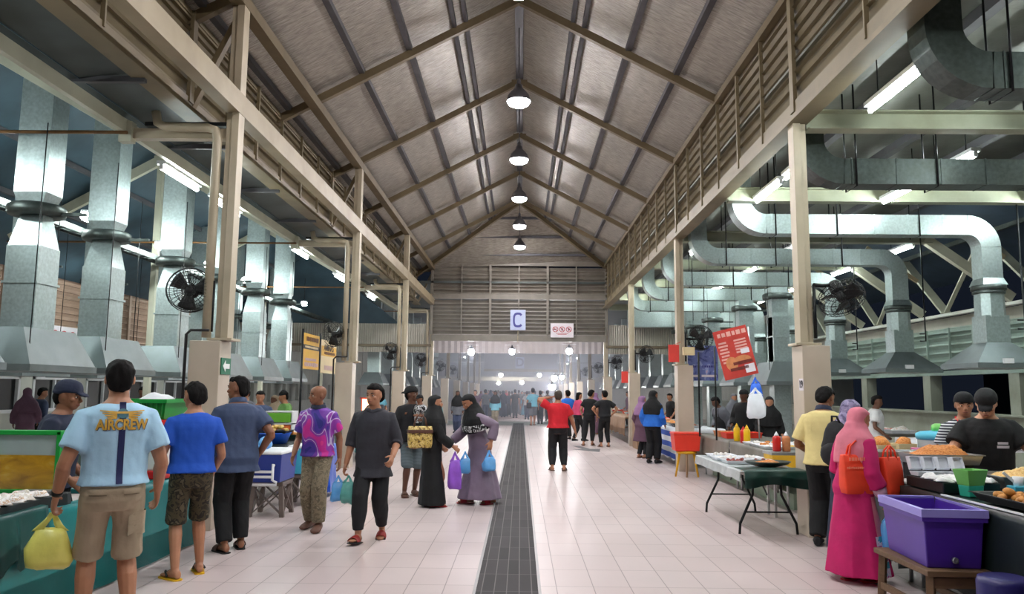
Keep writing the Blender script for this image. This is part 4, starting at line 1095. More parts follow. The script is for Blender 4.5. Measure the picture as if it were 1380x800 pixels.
solo(MB().box((0, 0, .045), (.46, .6, .09)), 'display_step', 'tarp_black', 'low black step carrying packets and clear boxes on the right front table', 'riser', (3.61, 6.64, .86), 0, None, .01)
for i, (x, y, z) in enumerate(((3.45, 7.3, .89), (3.62, 7.34, .89), (3.45, 6.83, .955), (3.57, 6.83, .955), (3.69, 6.83, .955), (3.81, 6.81, .955))):
    clamshell('open clear takeaway box on the right front stall, %s from the orange bags' % ORD[i].replace('nearest', 'first'), (x, y, z), r_.uniform(-.25, .25))
me = [packet_mb(.13, .1, .03, k + 20).mesh('food_packet', 'wrap_white') for k in range(4)]
for i in range(24):
    o = bpy.data.objects.new('food_packet', me[i % 4]); COL.objects.link(o)
    if i < 12: o.location = (3.43 + .11 * (i % 4) + r_.uniform(-.01, .01), 6.4 + .12 * (i // 4) + r_.uniform(-.02, .02), .954 + .003 * (i % 3))
    else: o.location = (3.44 + .16 * (i % 4) + r_.uniform(-.02, .02), 7.12 + .25 * (i // 4 - 3) + r_.uniform(-.03, .03), .862 + .003 * (i % 3))
    o.rotation_euler = (0, 0, r_.uniform(0, 3))
    tag(o, 'white wrapped packet laid out ' + ('on the low black step of the right front table' if i < 12 else 'on the narrow black table beside the pink scarf woman'), 'food', 'packets on the black step' if i < 12 else 'packets on the narrow black table')
# far table : tubs, trays, blue container
tray('steel tray of dark curry at the near end of the steel table', (4.45, 9.02, .87), .8, .42, .06, 'steel')
mound('curry_heap', 'brown curry filling the steel tray', (4.45, 9.02, .89), .74, .36, .06, 'curry', 8)
tray('second steel tray of mixed dishes behind the curry tray', (4.5, 9.4, .9), .85, .4, .07, 'steel')
mound('curry_heap', 'dark mixed food in the second steel tray', (4.5, 9.4, .92), .78, .34, .06, 'curry', 12)
for i, (x, y) in enumerate(((4.35, 10.1), (4.62, 10.12), (4.9, 10.08), (4.5, 9.8))):
    t = thing('food_tub', 'clear tub of orange crackers, %s on the steel table' % ORD[i].replace('nearest', 'first'), 'tub', (x, y, .865), 0, 'tubs of orange crackers')
    MB().rings([R4(.2, .22, 0), R4(.23, .25, .16), R4(.22, .24, .16), R4(.19, .21, .01)], True, False).obj('body', 'banner_cream', t, .01)
    crumple(MB().ball((0, 0, .15), (.1, .11, .1), 12, 8), .03, 14, i).obj('crackers', 'noodles', t)
t = thing('food_tub', 'pink lidded tub beside the blue container', 'tub', (5.0, 9.75, .865))
MB().rings([R4(.2, .2, 0), R4(.22, .22, .1)], True, False).obj('body', 'banner_cream', t, .01); mat('lid_pink', C(214, 110, 160), .4, 0, .05, 5); MB().box((0, 0, .11), (.24, .24, .03)).obj('lid', 'lid_pink', t, .008)
t = thing('drink_container', 'pale blue round container with blue lid and green knob on the steel table', 'container', (5.25, 9.9, .865))
MB().lathe([(.2, 0), (.23, .03), (.235, .22), (.22, .26), (.1, .265)], n=30).obj('body', 'fridge_tint', t)
MB().lathe([(.24, .22), (.255, .24), (.255, .29), (.2, .32), (.1, .33)], n=30).obj('lid', 'cyan_plastic', t)
MB().lathe([(.06, .32), (.08, .35), (.07, .4), (.03, .42)], n=18).obj('knob', 'tub_green', t)
# ---- folding table ----
t = thing('folding_table', 'folding table with bent black legs and dark green cover in the aisle', 'table', (2.93, 10.2, 0))
MB().box((0, 0, .72), (.7, 2.2, .04)).obj('tabletop', 'foam_white', t, .01)
for sy in (-1, 1):
    y = sy * .8
    for sx in (-1, 1):
        MB().tube([(sx * .16, y, .7), (sx * .17, y, .45), (sx * .33, y + sy * .02, .12), (sx * .34, y + sy * .02, 0)], .016, 8).obj('leg', 'black_metal', t)
    MB().bar((-.27, y, .25), (.27, y, .25), .018, .018).obj('stretcher', 'black_metal', t)
    MB().bar((0, y, .45), (0, y - sy * .45, .7), .014, .014).obj('brace', 'black_metal', t)
solo(cloth_drop(2.55, 3.3, 9.06, 11.34, .748, .11, 3, amp=.02, face='-x', seed=12), 'table_sheet', 'clear_sheet', 'clear crinkled plastic sheet over the folding table side', 'sheet')
def front_drop(x0, x1, y, z, drop, seed):
    r = random.Random(seed)
    def fn(u, v):
        h = max(0, u - .3) / .7 * drop; k = min(1, h / .08)
        return V((x0 + (x1 - x0) * v, y + (.4 * (1 - u / .3) if u < .3 else -.015 * k * (1 + math.sin(v * 14))), z - h * (1 - .25 * math.sin(v * 3.3) ** 2)))
    return MB().grid(fn, 16, 26, (0, 0, .004))
solo(front_drop(2.57, 3.31, 9.05, .76, .2, 2), 'table_sheet', 'tarp_green', 'dark green plastic hanging over the folding table front', 'sheet')
for i, (x, y, w_, d_, m_) in enumerate(((2.76, 10.1, .3, .34, 'red_snack'), (3.1, 10.12, .3, .34, 'red_snack'), (2.74, 10.55, .3, .34, 'packet'), (3.08, 10.6, .3, .34, 'packet'), (2.8, 11.0, .34, .3, 'packet'))):
    tray('clear foil tray of %s, %s on the folding table' % ('dark red snacks' if m_ == 'red_snack' else 'pale kuih', ('left front', 'right front', 'left middle', 'right middle', 'rear')[i]), (x, y, .756), w_, d_, .03, 'bag_white', 0, 'clear trays on the folding table')
    scatter_pieces('snack_piece', ('dark red snack' if m_ == 'red_snack' else 'pale snack') + ' in the %s tray of the folding table' % ('left front', 'right front', 'left middle', 'right middle', 'rear')[i], (x, y, .77), w_ * .75, d_ * .75, 9, m_, .035, i + 30, 'snacks on the folding table %d' % i, 1)
solo(MB().lathe([(.12, 0), (.24, .03), (.28, .06), (.27, .065), (.22, .04)], n=30, sy=.75), 'wok_tray', 'galv_dark', 'oval dark pan on the folding table, right side', 'pan', (3.02, 9.62, .76))
mound('snack_heap', 'orange snacks in the oval dark pan', (3.02, 9.62, .79), .36, .26, .05, 'noodles', 3)
# ---- long grey stall behind it ----
for k, (a, b_) in enumerate(((11.1, 13.55), (13.65, 16.1))):
    table('stall_table', 'table under the grey tarpaulin, %s half of the long right stall' % ('near', 'far')[k], 3.72, 4.75, a, b_, .8, 'tarp_grey')
    solo(cloth_drop(3.64, 4.75, a - .04, b_ + .03, .808, .55, 3, amp=.02, face='-x', seed=20 + k), 'tarpaulin', 'tarp_grey', 'weathered grey tarpaulin skirt, %s half of the long right stall' % ('near', 'far')[k], 'tarpaulin')
mat('pale_green_board', C(150, 166, 146), .6, 0, .1, 3, dirt=.3)
for a, nm in ((12.325, 'near'), (14.875, 'far')): solo(MB().box((0, 0, .11), (.7, 2.1, .22)), 'base_board', 'pale_green_board', 'pale green board at the foot of the %s half of the long right stall' % nm, 'board', (4.24, a, 0))
for i, (px, py, Y, m_, h_, nm) in enumerate(((980, 580, 13.6, 'sauce_yellow', .3, 'tall yellow bottle left of the red one'), (994, 582, 13.2, 'sauce_red', .27, 'red bottle between two yellow ones'), (1000, 583, 13.0, 'sauce_yellow', .3, 'tall yellow bottle nearest the sign pole'))):
    c = at(px, py, Y); bottle(nm + ' on the grey stall', (max(3.75, c.x), Y, .815), m_, h_, .055, 'big sauce bottles', m_)
c0 = at(950, 575, 14.8)
for i, (dx, dy, m_) in enumerate(((0, 0, 'orange_cooler'), (.0, .55, 'menu_bun'), (.38, .2, 'orange_cooler'))):
    cc = (3.92 + dx, 14.5 + dy, .815)
    tray('orange pink tray on the far half of the grey stall, %s' % ('front', 'back', 'inner')[i], cc, .34, .4, .09, m_)
    scatter_pieces('snack_piece', 'pale snack in the %s orange tray of the grey stall' % ('front', 'back', 'inner')[i], (cc[0], cc[1], .85), .26, .3, 8, 'fritter_yellow', .045, 50 + i, 'snacks in orange tray %d' % i, 1)
for i in range(9):
    cc = (3.8 + .32 * (i % 3), 11.9 + .42 * (i // 3), .815)
    tray('white tray of snacks on the near half of the grey stall, row %s' % ORD[i // 3].replace('nearest', 'first'), cc, .29, .36, .03, 'bag_white', 0, 'white trays on the grey stall %d' % (i // 3))
    scatter_pieces('snack_piece', 'small snack in a white tray of the grey stall, row %s' % ORD[i // 3].replace('nearest', 'first'), (cc[0], cc[1], .83), .2, .26, 6, ('packet', 'fritter_yellow', 'packet', 'noodles')[i % 4], .035, 60 + i, 'snacks in white trays %d' % (i // 3), 1)
# yellow stand with ketchup bottles
t = thing('stall_stand', 'yellow stand with red trays beside the first right pillar', 'stand', (3.7, 10.76, 0))
MB().box((0, 0, .84), (.66, .4, .04)).obj('tabletop', 'steel', t, .004)
mat('stand_yellow', C(226, 176, 40), .5, 0, .1, 5, dirt=.3)
MB().box((0, -.19, .7), (.64, .02, .24)).box((-.31, 0, .7), (.02, .36, .24)).obj('panel', 'stand_yellow', t)
for sx in (-1, 1):
    for sy in (-1, 1): MB().bar((sx * .28, sy * .15, 0), (sx * .28, sy * .15, .82), .03, .03).obj('leg', 'steel', t)
for i, (x, m_, nm) in enumerate(((-.2, 'sauce_red', 'red squeeze bottle on the yellow stand, left'), (-.07, 'menu_bun', 'orange squeeze bottle in the middle of the yellow stand'), (.12, 'sauce_red', 'red squeeze bottle on the yellow stand, right by the pillar'))):
    bottle(nm, (3.7 + x, 10.74, .861), m_, .26, .055, 'squeeze bottles on the yellow stand')
# hanging bags
plastic_bag('bright blue plastic bags bunched on the sign pole', at(1018, 508, 13.05), .24, .5, 'bag_deepblue', .3, None, 3)
plastic_bag('white plastic bag hanging below the blue bags', at(1018, 522, 12.8), .3, .5, 'bag_white', .1, None, 5)
# red cooler on yellow stool
t = thing('round_stool', 'yellow plastic stool with splayed legs under the red cooler', 'stool', (3.3, 15.6, 0))
MB().lathe([(.18, .44), (.2, .45), (.2, .48), (.17, .495), (.05, .495)], n=24).obj('seat', 'yellow_plastic', t)
for k in range(6):
    a = PI / 3 * k + .3; MB().tube([(.16 * math.cos(a), .16 * math.sin(a), .45), (.25 * math.cos(a), .25 * math.sin(a), 0)], [.026, .018], 6).obj('leg', 'yellow_plastic' if k % 2 else 'ply', t)
cooler('bright red cooler box on the yellow stool', (3.28, 15.6, .5), .52, .4, .36, 'orange_cooler', 'orange_cooler')
# striped table and stalls further down
m, nt, N, L, p = nodes('stripe_cloth'); p.inputs['Roughness'].default_value = .7
tc = N.new('ShaderNodeTexCoord'); wv = N.new('ShaderNodeTexWave'); wv.bands_direction = 'Z'; wv.inputs['Scale'].default_value = 1.35
cr = N.new('ShaderNodeValToRGB'); cr.color_ramp.interpolation = 'CONSTANT'; cr.color_ramp.elements[0].color = C(52, 88, 180); cr.color_ramp.elements[1].position = .5; cr.color_ramp.elements[1].color = C(226, 230, 236)
L.new(tc.outputs['Object'], wv.inputs[0]); L.new(wv.outputs['Fac'], cr.inputs[0]); L.new(cr.outputs[0], p.inputs['Base Color']); M['stripe_cloth'] = m
table('stall_table', 'table under the blue and white striped cloth', 3.5, 4.5, 17.3, 20.6, .82, 'ply')
solo(cloth_drop(3.46, 4.5, 17.25, 20.65, .828, .7, 3, amp=.02, face='-x', seed=31), 'tablecloth', 'stripe_cloth', 'blue and white striped cloth on the stall beyond the second right pillar', 'tablecloth')
solo(front_drop(3.42, 4.5, 17.2, .846, .72, 4), 'tablecloth', 'stripe_cloth', 'striped cloth end panel beside the blue jacket woman', 'tablecloth')
for i in range(5):
    tray('tray of green and brown food on the striped stall, %s' % ORD[i], (3.8, 17.7 + .6 * i, .84), .5, .4, .06, ('steel', 'black')[i % 2], 0, 'trays on the striped stall')
    mound('dish', 'food heaped in the %s tray of the striped stall' % ORD[i], (3.8, 17.7 + .6 * i, .875), .46, .36, .08, ('curry', 'tarp_green', 'noodles', 'fritter', 'curry')[i], 40 + i)
# deeper stalls: generic stall rows, each table and its trays separate
def far_stall(x0, x1, y0, y1, m, label, seed, face):
    table('stall_table', label, x0, x1, y0, y1, .82, m)
    solo(cloth_drop(x0 - .03 if face == '-x' else x0, x1 if face == '-x' else x1 + .03, y0 - .03, y1 + .03, .828, .6, 3, amp=.03, face=face, seed=seed), 'tablecloth', m, 'cloth over the ' + label, 'tablecloth')
    r = random.Random(seed); y = y0 + .35; k = 0
    while y < y1 - .2:
        x = (x0 + x1) / 2 + r.uniform(-.15, .15)
        tray('food tray, %s on the %s' % (ORD[k], label), (x, y, .84), .5, .38, .06, r.choice(['steel', 'bag_white', 'orange_cooler', 'cyan_plastic']))
        mound('dish', 'food in the %s tray of the %s' % (ORD[k], label), (x, y, .87), .44, .32, r.uniform(.05, .12), r.choice(['noodles', 'curry', 'fritter', 'packet', 'noodles_pale']), seed + k)
        y += r.uniform(.55, .8); k += 1
FS = [(-4.7, -3.75, 17.4, 19.6, 'tarp_teal', 'teal stall after the second left pillar', '+x'), (-4.7, -3.75, 19.9, 23.2, 'tarp_grey', 'grey stall before the third left pillar', '+x'),
      (-4.7, -3.75, 24.6, 29.5, 'bag_white', 'white stall after the third left pillar', '+x'), (-4.7, -3.75, 32.0, 37.0, 'tarp_teal', 'teal stall beyond the end wall on the left', '+x'),
      (3.5, 4.5, 21.0, 23.4, 'clear_sheet', 'clear sheeted stall before the third right pillar', '-x'), (3.4, 4.4, 25.0, 30.2, 'ply', 'plywood stall after the third right pillar', '-x'), (3.5, 4.5, 32.0, 37.0, 'tarp_grey', 'grey stall beyond the end wall on the right', '-x'),
      (-8.2, -7.0, 8.6, 12.6, 'tarp_green', 'back counter under the first left hoods', '+x'), (-8.2, -7.0, 13.2, 17.0, 'tarp_grey', 'back counter under the middle left hoods', '+x'), (-8.2, -7.0, 17.6, 22.0, 'bag_white', 'back counter under the far left hoods', '+x'),
      (7.2, 8.5, 12.0, 15.0, 'bag_white', 'back counter under the near right hoods', '-x'), (7.2, 8.5, 16.0, 21.0, 'tarp_grey', 'back counter under the far right hoods', '-x')]
for i, a in enumerate(FS): far_stall(*a[:6], 70 + i * 7, a[6])
o = solo(MB().box((0, 0, .55), (.05, .9, 1.1)), 'board', 'ply', 'brown plywood board standing at the stall before the third right pillar', 'board', (3.38, 23.0, 0))
# ================================================================== PEOPLE
SKIN = {'tan': C(176, 122, 92), 'brown': C(140, 92, 66), 'dark': C(104, 68, 50), 'fair': C(206, 156, 126)}
for k_, c_ in SKIN.items(): mat('skin_' + k_, c_, .5, 0, .07, 9)
mat('hair_black', C(15, 12, 12), .75, 0, .3, 40, stretch=(1, 1, .2), bump=.3, bscale=60, spec=.2)
mat('hair_brown', C(58, 46, 38), .5, 0, .3, 40, stretch=(1, 1, .2), bump=.3, bscale=60)
mat('eye_dark', C(22, 18, 18), .2, 0, .05, 9); mat('eye_white', C(220, 214, 206), .3, 0, .03, 9); mat('lip', C(140, 76, 66), .5, 0, .08, 20)
def cloth(name, col, var=.1, rough=.82): return mat('cloth_' + name, col, rough, 0, var, 7, bump=.5, bscale=13)
BAKE = []
def ss(a, b, x):
    t = max(0.0, min(1.0, (x - a) / (b - a))); return t * t * (3 - 2 * t)
def two_bone(a, t, l1, l2, pole):
    d = t - a; L = min(d.length, (l1 + l2) * .999)
    if d.length < 1e-6: d = V((0, 0, -1))
    d.normalize(); t = a + d * L
    x = (l1 * l1 - l2 * l2 + L * L) / (2 * L); h = math.sqrt(max(0, l1 * l1 - x * x))
    p = V(pole); p = p - d * p.dot(d)
    p = p.normalized() if p.length > 1e-5 else V((0, 1, 0))
    return a + d * x + p * h, t
def limb(mb, pts, rad, n=10):
    """rounded tapering tube; pts/rad key points, smoothed"""
    P = [V(p) for p in pts]; q, rr = [], []
    m = len(P)
    for i in range(m - 1):
        p0, p1, p2, p3 = P[max(i - 1, 0)], P[i], P[i + 1], P[min(i + 2, m - 1)]
        for k in range(3):
            t = k / 3
            q.append(.5 * ((2 * p1) + (p2 - p0) * t + (2 * p0 - 5 * p1 + 4 * p2 - p3) * t * t + (3 * p1 - p0 - 3 * p2 + p3) * t ** 3)); rr.append(rad[i] + (rad[i + 1] - rad[i]) * t)
    q.append(P[-1]); rr.append(rad[-1])
    d0 = (q[0] - q[1]).normalized(); d1 = (q[-1] - q[-2]).normalized()
    q = [q[0] + d0 * rr[0] * .6, q[0] + d0 * rr[0] * .35] + q + [q[-1] + d1 * rr[-1] * .35, q[-1] + d1 * rr[-1] * .6]
    rr = [rr[0] * .3, rr[0] * .8] + rr + [rr[-1] * .8, rr[-1] * .3]
    return mb.tube(q, rr, n)
def hard_limb(mb, pts, rad, n=12): return mb.tube(pts, rad, n)
def bake_obj(mb, name, m, parent, vox, smooth, wr=0.0, wf=9.0, seed=0):
    o = mb.obj(name, m, parent)
    r = o.modifiers.new('r', 'REMESH'); r.mode = 'VOXEL'; r.voxel_size = vox; r.use_smooth_shade = True
    if smooth:
        s = o.modifiers.new('s', 'SMOOTH'); s.factor = .5; s.iterations = smooth
    BAKE.append((o, wr, wf, seed)); return o
def run_bake():
    bpy.context.view_layer.update(); dg = bpy.context.evaluated_depsgraph_get()
    olds = []
    news = [bpy.data.meshes.new_from_object(o.evaluated_get(dg), preserve_all_data_layers=False, depsgraph=dg) for o, _, _, _ in BAKE]
    for (o, wr, wf, seed), me in zip(BAKE, news):
        if wr:
            n = len(me.vertices); sd = V((seed * 1.37, seed * .71, 0))
            co = [0.0] * (3 * n); no = [0.0] * (3 * n)
            me.vertices.foreach_get('co', co); me.vertices.foreach_get('normal', no)
            for i in range(n):
                p = V(co[3 * i:3 * i + 3]); k = noise.noise(V((p.x * wf, p.y * wf, p.z * wf * .45)) + sd) + .5 * noise.noise(V((p.x * wf * 2.3 + p.z * 9, p.y * wf * 2.3, p.z * wf)) + sd)
                for q in range(3): co[3 * i + q] += no[3 * i + q] * wr * k
            me.vertices.foreach_set('co', co); me.update()
        old = o.data; o.modifiers.clear(); o.data = me
        me.polygons.foreach_set('use_smooth', [True] * len(me.polygons))
        olds.append(old)
    bpy.data.batch_remove(olds); BAKE.clear()
NP = [0]
def person(label, pos, face, H=1.68, g=1.0, lean=(0, 0), legs=((.05, 0), (-.05, 0)), arms=((.045, .02, -.3), (.045, .02, -.3)), head=(0, 0), skin='brown',
           wear=(), group=None, vox=.012, curl=(.4, .4), female=False, face_detail=True, fwear=None, twist=0, legpole=(0, 1, 0)):
    NP[0] += 1; seed = NP[0]
    lf, ls = math.radians(lean[0]), math.radians(lean[1])
    piv = V((0, 0, .52 * H))
    def Rb(z): w = ss(.47 * H, .64 * H, z); return Matrix.Rotation(ls * w, 3, 'Y') @ Matrix.Rotation(-lf * w, 3, 'X') @ Matrix.Rotation(math.radians(twist) * w, 3, 'Z')
    def bend(p): p = V(p); return piv + Rb(p.z) @ (p - piv)
    fz = .014 if fwear else 0
    J = {}
    # pelvis drop so that both legs reach
    drop = 0
    for s, lg in zip((1, -1), legs):
        hp = V((s * .052 * H * g, 0, .5 * H)); an = V((lg[0] * H, lg[1] * H, (.045 + (lg[2] if len(lg) > 2 else 0)) * H + fz))
        hor = math.hypot(hp.x - an.x, hp.y - an.y); mx = .466 * H
        drop = max(drop, (hp.z - an.z) - math.sqrt(max(1e-6, mx * mx - hor * hor)))
    D = V((0, 0, -drop))
    B = MB()
    sec = [(.455, .07, .06, 0), (.49, .094, .072, -.004), (.53, .098, .075, -.006), (.58, .09, .066, 0), (.63, .084, .063, .004), (.68, .09, .066, .004), (.73, .1, .07, .002), (.765, .103, .067, -.002), (.795, .096, .058, -.005), (.819, .076, .048, -.006), (.837, .054, .042, -.004), (.85, .04, .039, 0), (.858, .035, .037, .004), (.885, .033, .037, .01)]
    if female: sec = [(a, b * (.93 if a > .6 else 1.02), c * (1.1 if .7 < a < .76 else 1), d + (.008 if .7 < a < .76 else 0)) for a, b, c, d in sec]
    def torso(mb, secs, inf=0.0, infy=None, gg=g, n=22, fold=None):
        rs = []
        for z, rx, ry, oy in secs:
            k = gg if z < .8 else 1 + (gg - 1) * .4
            infl = inf if z < .83 else inf * .4
            ring = []
            for j in range(n):
                a = 2 * PI * j / n; ca, sa = math.cos(a), math.sin(a)
                e = lambda v: math.copysign(abs(v) ** .86, v)
                fm = 1 + (fold(z, a) if fold else 0)
                ring.append(bend((e(ca) * (rx * k + infl) * H * fm, (oy + e(sa) * (ry * k * (1 + (gg - 1) * .5) + (infl if infy is None else infy))) * H * fm, z * H)) + D)
            rs.append(ring)
        mb.rings(rs); return mb
    torso(B, sec)
    sh = {}; arm = {}
    for s, am in zip((1, -1), arms):
        sw = (.088 if female else .099) * (1 + (g - 1) * .5)
        S = bend((s * sw * H, -.004 * H, .784 * H)) + D
        Rs = Rb(.8 * H)
        tgt = S + Rs @ V((s * am[0] * H, am[1] * H, am[2] * H))
        pole = am[3] if len(am) > 3 else (.35, -1, -.2)
        E, W = two_bone(S, tgt, .168 * H, .148 * H, Rs @ V((s * pole[0], pole[1], pole[2])))
        sh[s] = S; arm[s] = (E, W)
        k = 1 + (g - 1) * .7
        limb(B, [S + Rs @ V((-s * .03 * H, 0, .008 * H)), S, S.lerp(E, .35), E, E.lerp(W, .3), W], [.03 * H * k, .033 * H * k, .03 * H * k, .0235 * H * k, .0245 * H * k, .0165 * H])
        # hand
        d = (W - E).normalized(); f = Rs @ V((0, 1, 0))
        if abs(d.dot(f)) > .8: f = Rs @ V((-s * .3, 0, 1))
        f = (f - d * f.dot(d)).normalized(); nn = (d.cross(f) * s); 
        # palm faces the body
        if nn.dot(Rs @ V((-s, 0, 0))) < 0 and abs(nn.dot(Rs @ V((1, 0, 0)))) > .3: nn = -nn
        cu = curl[0 if s == 1 else 1]
        P = lambda a, b, c: W + d * (a * H) + f * (b * H) + nn * (c * H)
        prs = []
        for a, w_, th in ((-.008, .013, .012), (.012, .018, .012), (.035, .023, .011), (.054, .023, .009), (.06, .018, .006)):
            prs.append([P(a, w_ * math.cos(2 * PI * j / 10), th * math.sin(2 * PI * j / 10)) for j in range(10)])
        B.rings(prs)
        for b0, ln in ((.0165, .042), (.0055, .047), (-.0055, .044), (-.0165, .035)):
            p = P(.052, b0, 0); an = cu * .5; pts = [P(.04, b0 * .9, 0), p]
            for sg in (.42, .33, .25):
                dd = d * math.cos(an) + nn * math.sin(an) + f * (b0 * 5); p = p + dd * (ln * sg * H); pts.append(p); an += cu
            limb(B, pts, [.0056 * H, .0056 * H, .0054 * H, .005 * H, .0044 * H], 7)
        p = P(.012, .016, 0.004); pts = [P(.008, .006, 0), p]
        for q, sg in ((0, .024), (.5, .02)):
            dd = (d * .75 + f * (.65 - q * .5) + nn * (.25 + cu * q)).normalized(); p = p + dd * (sg * H); pts.append(p)
        limb(B, pts, [.008 * H, .0075 * H, .0064 * H, .0052 * H], 7)
    leg = {}
    for s, lg in zip((1, -1), legs):
        hp = V((s * .052 * H * g, -.002 * H, .5 * H)) + D; lift = (lg[2] if len(lg) > 2 else 0) * H
        an = V((lg[0] * H, lg[1] * H, .045 * H + lift + fz)); toe = math.radians(lg[3] if len(lg) > 3 else 10) * s
        K, A = two_bone(hp, an, .235 * H, .235 * H, legpole)
        leg[s] = (hp, K, A, toe, lift); k = 1 + (g - 1) * .6
        limb(B, [hp + V((0, 0, .03 * H)), hp, hp.lerp(K, .5), K, K.lerp(A, .3), K.lerp(A, .65), A], [.05 * H * k, .052 * H * k, .043 * H * k, .032 * H * k, .034 * H * k, .026 * H * k, .0205 * H])
        rs = []; Rt = Matrix.Rotation(-toe, 3, 'Z'); pit = math.radians(lg[4]) if len(lg) > 4 else 0; Rt = Rt @ Matrix.Rotation(pit, 3, 'X')
        for y, hw, h in ((-.04, .012, .02), (-.034, .018, .04), (-.01, .021, .055), (.02, .023, .046), (.05, .027, .03), (.08, .028, .02), (.1, .023, .015), (.108, .012, .01)):
            rs.append([A + Rt @ V((hw * H * math.cos(a), y * H, -.045 * H + h * H * (.5 + .5 * math.sin(a)))) for a in [2 * PI * j / 10 for j in range(10)]])
        B.rings(rs)
    # head
    hh = .128 * H; Rh = Rb(.85 * H) @ Matrix.Rotation(math.radians(head[0]), 3, 'Z') @ Matrix.Rotation(-math.radians(head[1]), 3, 'X')
    hb = bend((0, .008 * H, .864 * H)) + D
    HT = lambda x, y, z: hb + Rh @ V((x * hh, y * hh, z * hh))
    hsec = [(0, .13, .33, .05), (.05, .2, .4, -.04), (.14, .27, .42, -.18), (.26, .31, .425, -.34), (.38, .34, .42, -.43), (.5, .36, .405, -.47), (.6, .37, .41, -.49), (.72, .37, .4, -.49), (.84, .325, .335, -.44), (.93, .24, .22, -.33), (.985, .13, .08, -.2), (1.0, .05, 0, -.1)]
    def headrings(mb, secs, n=18, frontcut=None):
        rs = []
        for u, rx, fy, by in secs:
            rs.append([HT(rx * math.copysign(abs(math.cos(a)) ** .9, math.cos(a)), (fy + by) / 2 + (fy - by) / 2 * math.copysign(abs(math.sin(a)) ** .9, math.sin(a)), u) for a in [2 * PI * j / n for j in range(n)]])
        mb.rings(rs)
    headrings(B, hsec)
    limb(B, [HT(0, .37, .56), HT(0, .43, .46), HT(0, .5, .36)], [.035 * hh, .055 * hh, .075 * hh], 8)          # nose
    for s in (-1, 1):
        B.ball(HT(s * .045, .45, .345), .05 * hh, 7, 5)
        limb(B, [HT(s * .05, .4, .555), HT(s * .2, .36, .57)], [.05 * hh, .04 * hh], 7)                        # brow
        B.ball(HT(s * .24, .28, .38), (.09 * hh, .09 * hh, .08 * hh), 7, 5)                                      # cheek
        B.ball(HT(s * .375, -.06, .45), (.035 * hh, .09 * hh, .14 * hh), 8, 6, Rh)                               # ear
    limb(B, [HT(-.1, .4, .225), HT(0, .435, .235), HT(.1, .4, .225)], [.03 * hh, .042 * hh, .03 * hh], 7)
    limb(B, [HT(-.09, .395, .175), HT(0, .425, .17), HT(.09, .395, .175)], [.03 * hh, .045 * hh, .03 * hh], 7)
    body = bake_obj(B, 'person', 'skin_' + skin, None, vox if vox > .012 else vox * .75, 1)
    body.location = (pos[0], pos[1], pos[2] if len(pos) > 2 else 0); body.rotation_euler = (0, 0, math.radians(face)); tag(body, label, 'person', group)
    if face_detail and vox <= .013:
        for s in (-1, 1):
            MB().ball(HT(s * .155, .345, .5), (.062 * hh, .05 * hh, .036 * hh), 10, 6, Rh).obj('eye', 'eye_white', body)
            MB().ball(HT(s * .155, .378, .5), (.032 * hh, .03 * hh, .034 * hh), 8, 6, Rh).obj('iris', 'eye_dark', body)
            limb(MB(), [HT(s * .07, .43, .6), HT(s * .16, .41, .63), HT(s * .25, .33, .6)], [.016 * hh, .022 * hh, .012 * hh], 6).obj('eyebrow', 'hair_black', body)
        limb(MB(), [HT(-.11, .41, .2), HT(-.04, .46, .215), HT(.04, .46, .215), HT(.11, .41, .2)], [.012 * hh, .026 * hh, .026 * hh, .012 * hh], 6).obj('lips', 'lip', body)
    cv = max(.011, vox)
    top_sec = [x for x in sec if x[0] <= .84]
    def sleeve(mb, s, frac, k, flare=1.0, hard=True):
        S, (E, W) = sh[s], arm[s]; Rs = Rb(.8 * H); kk = (1 + (g - 1) * .7) * k
        a = S + Rs @ V((-s * .05 * H, 0, .012 * H))
        full = [S, S.lerp(E, .5), E, E.lerp(W, .5), E.lerp(W, .94)]; rad = [.0335, .034, .031, .029, .024]; cum = [0, .25, .5, .75, 1]
        pts, rr = [a], [.031 * H * kk]
        for p, r_, c in zip(full, rad, cum):
            if c < frac - .02: pts.append(p); rr.append(r_ * H * kk * (1 + (flare - 1) * c / frac))
        i = max(j for j, c in enumerate(cum) if c < frac - .02); j = min(i + 1, 4); t = (frac - cum[i]) / (cum[j] - cum[i]) if j > i else 0
        pts.append(full[i].lerp(full[j], min(1, t))); rr.append((rad[i] + (rad[j] - rad[i]) * min(1, t)) * H * kk * flare)
        mb.tube(pts, rr, 14)
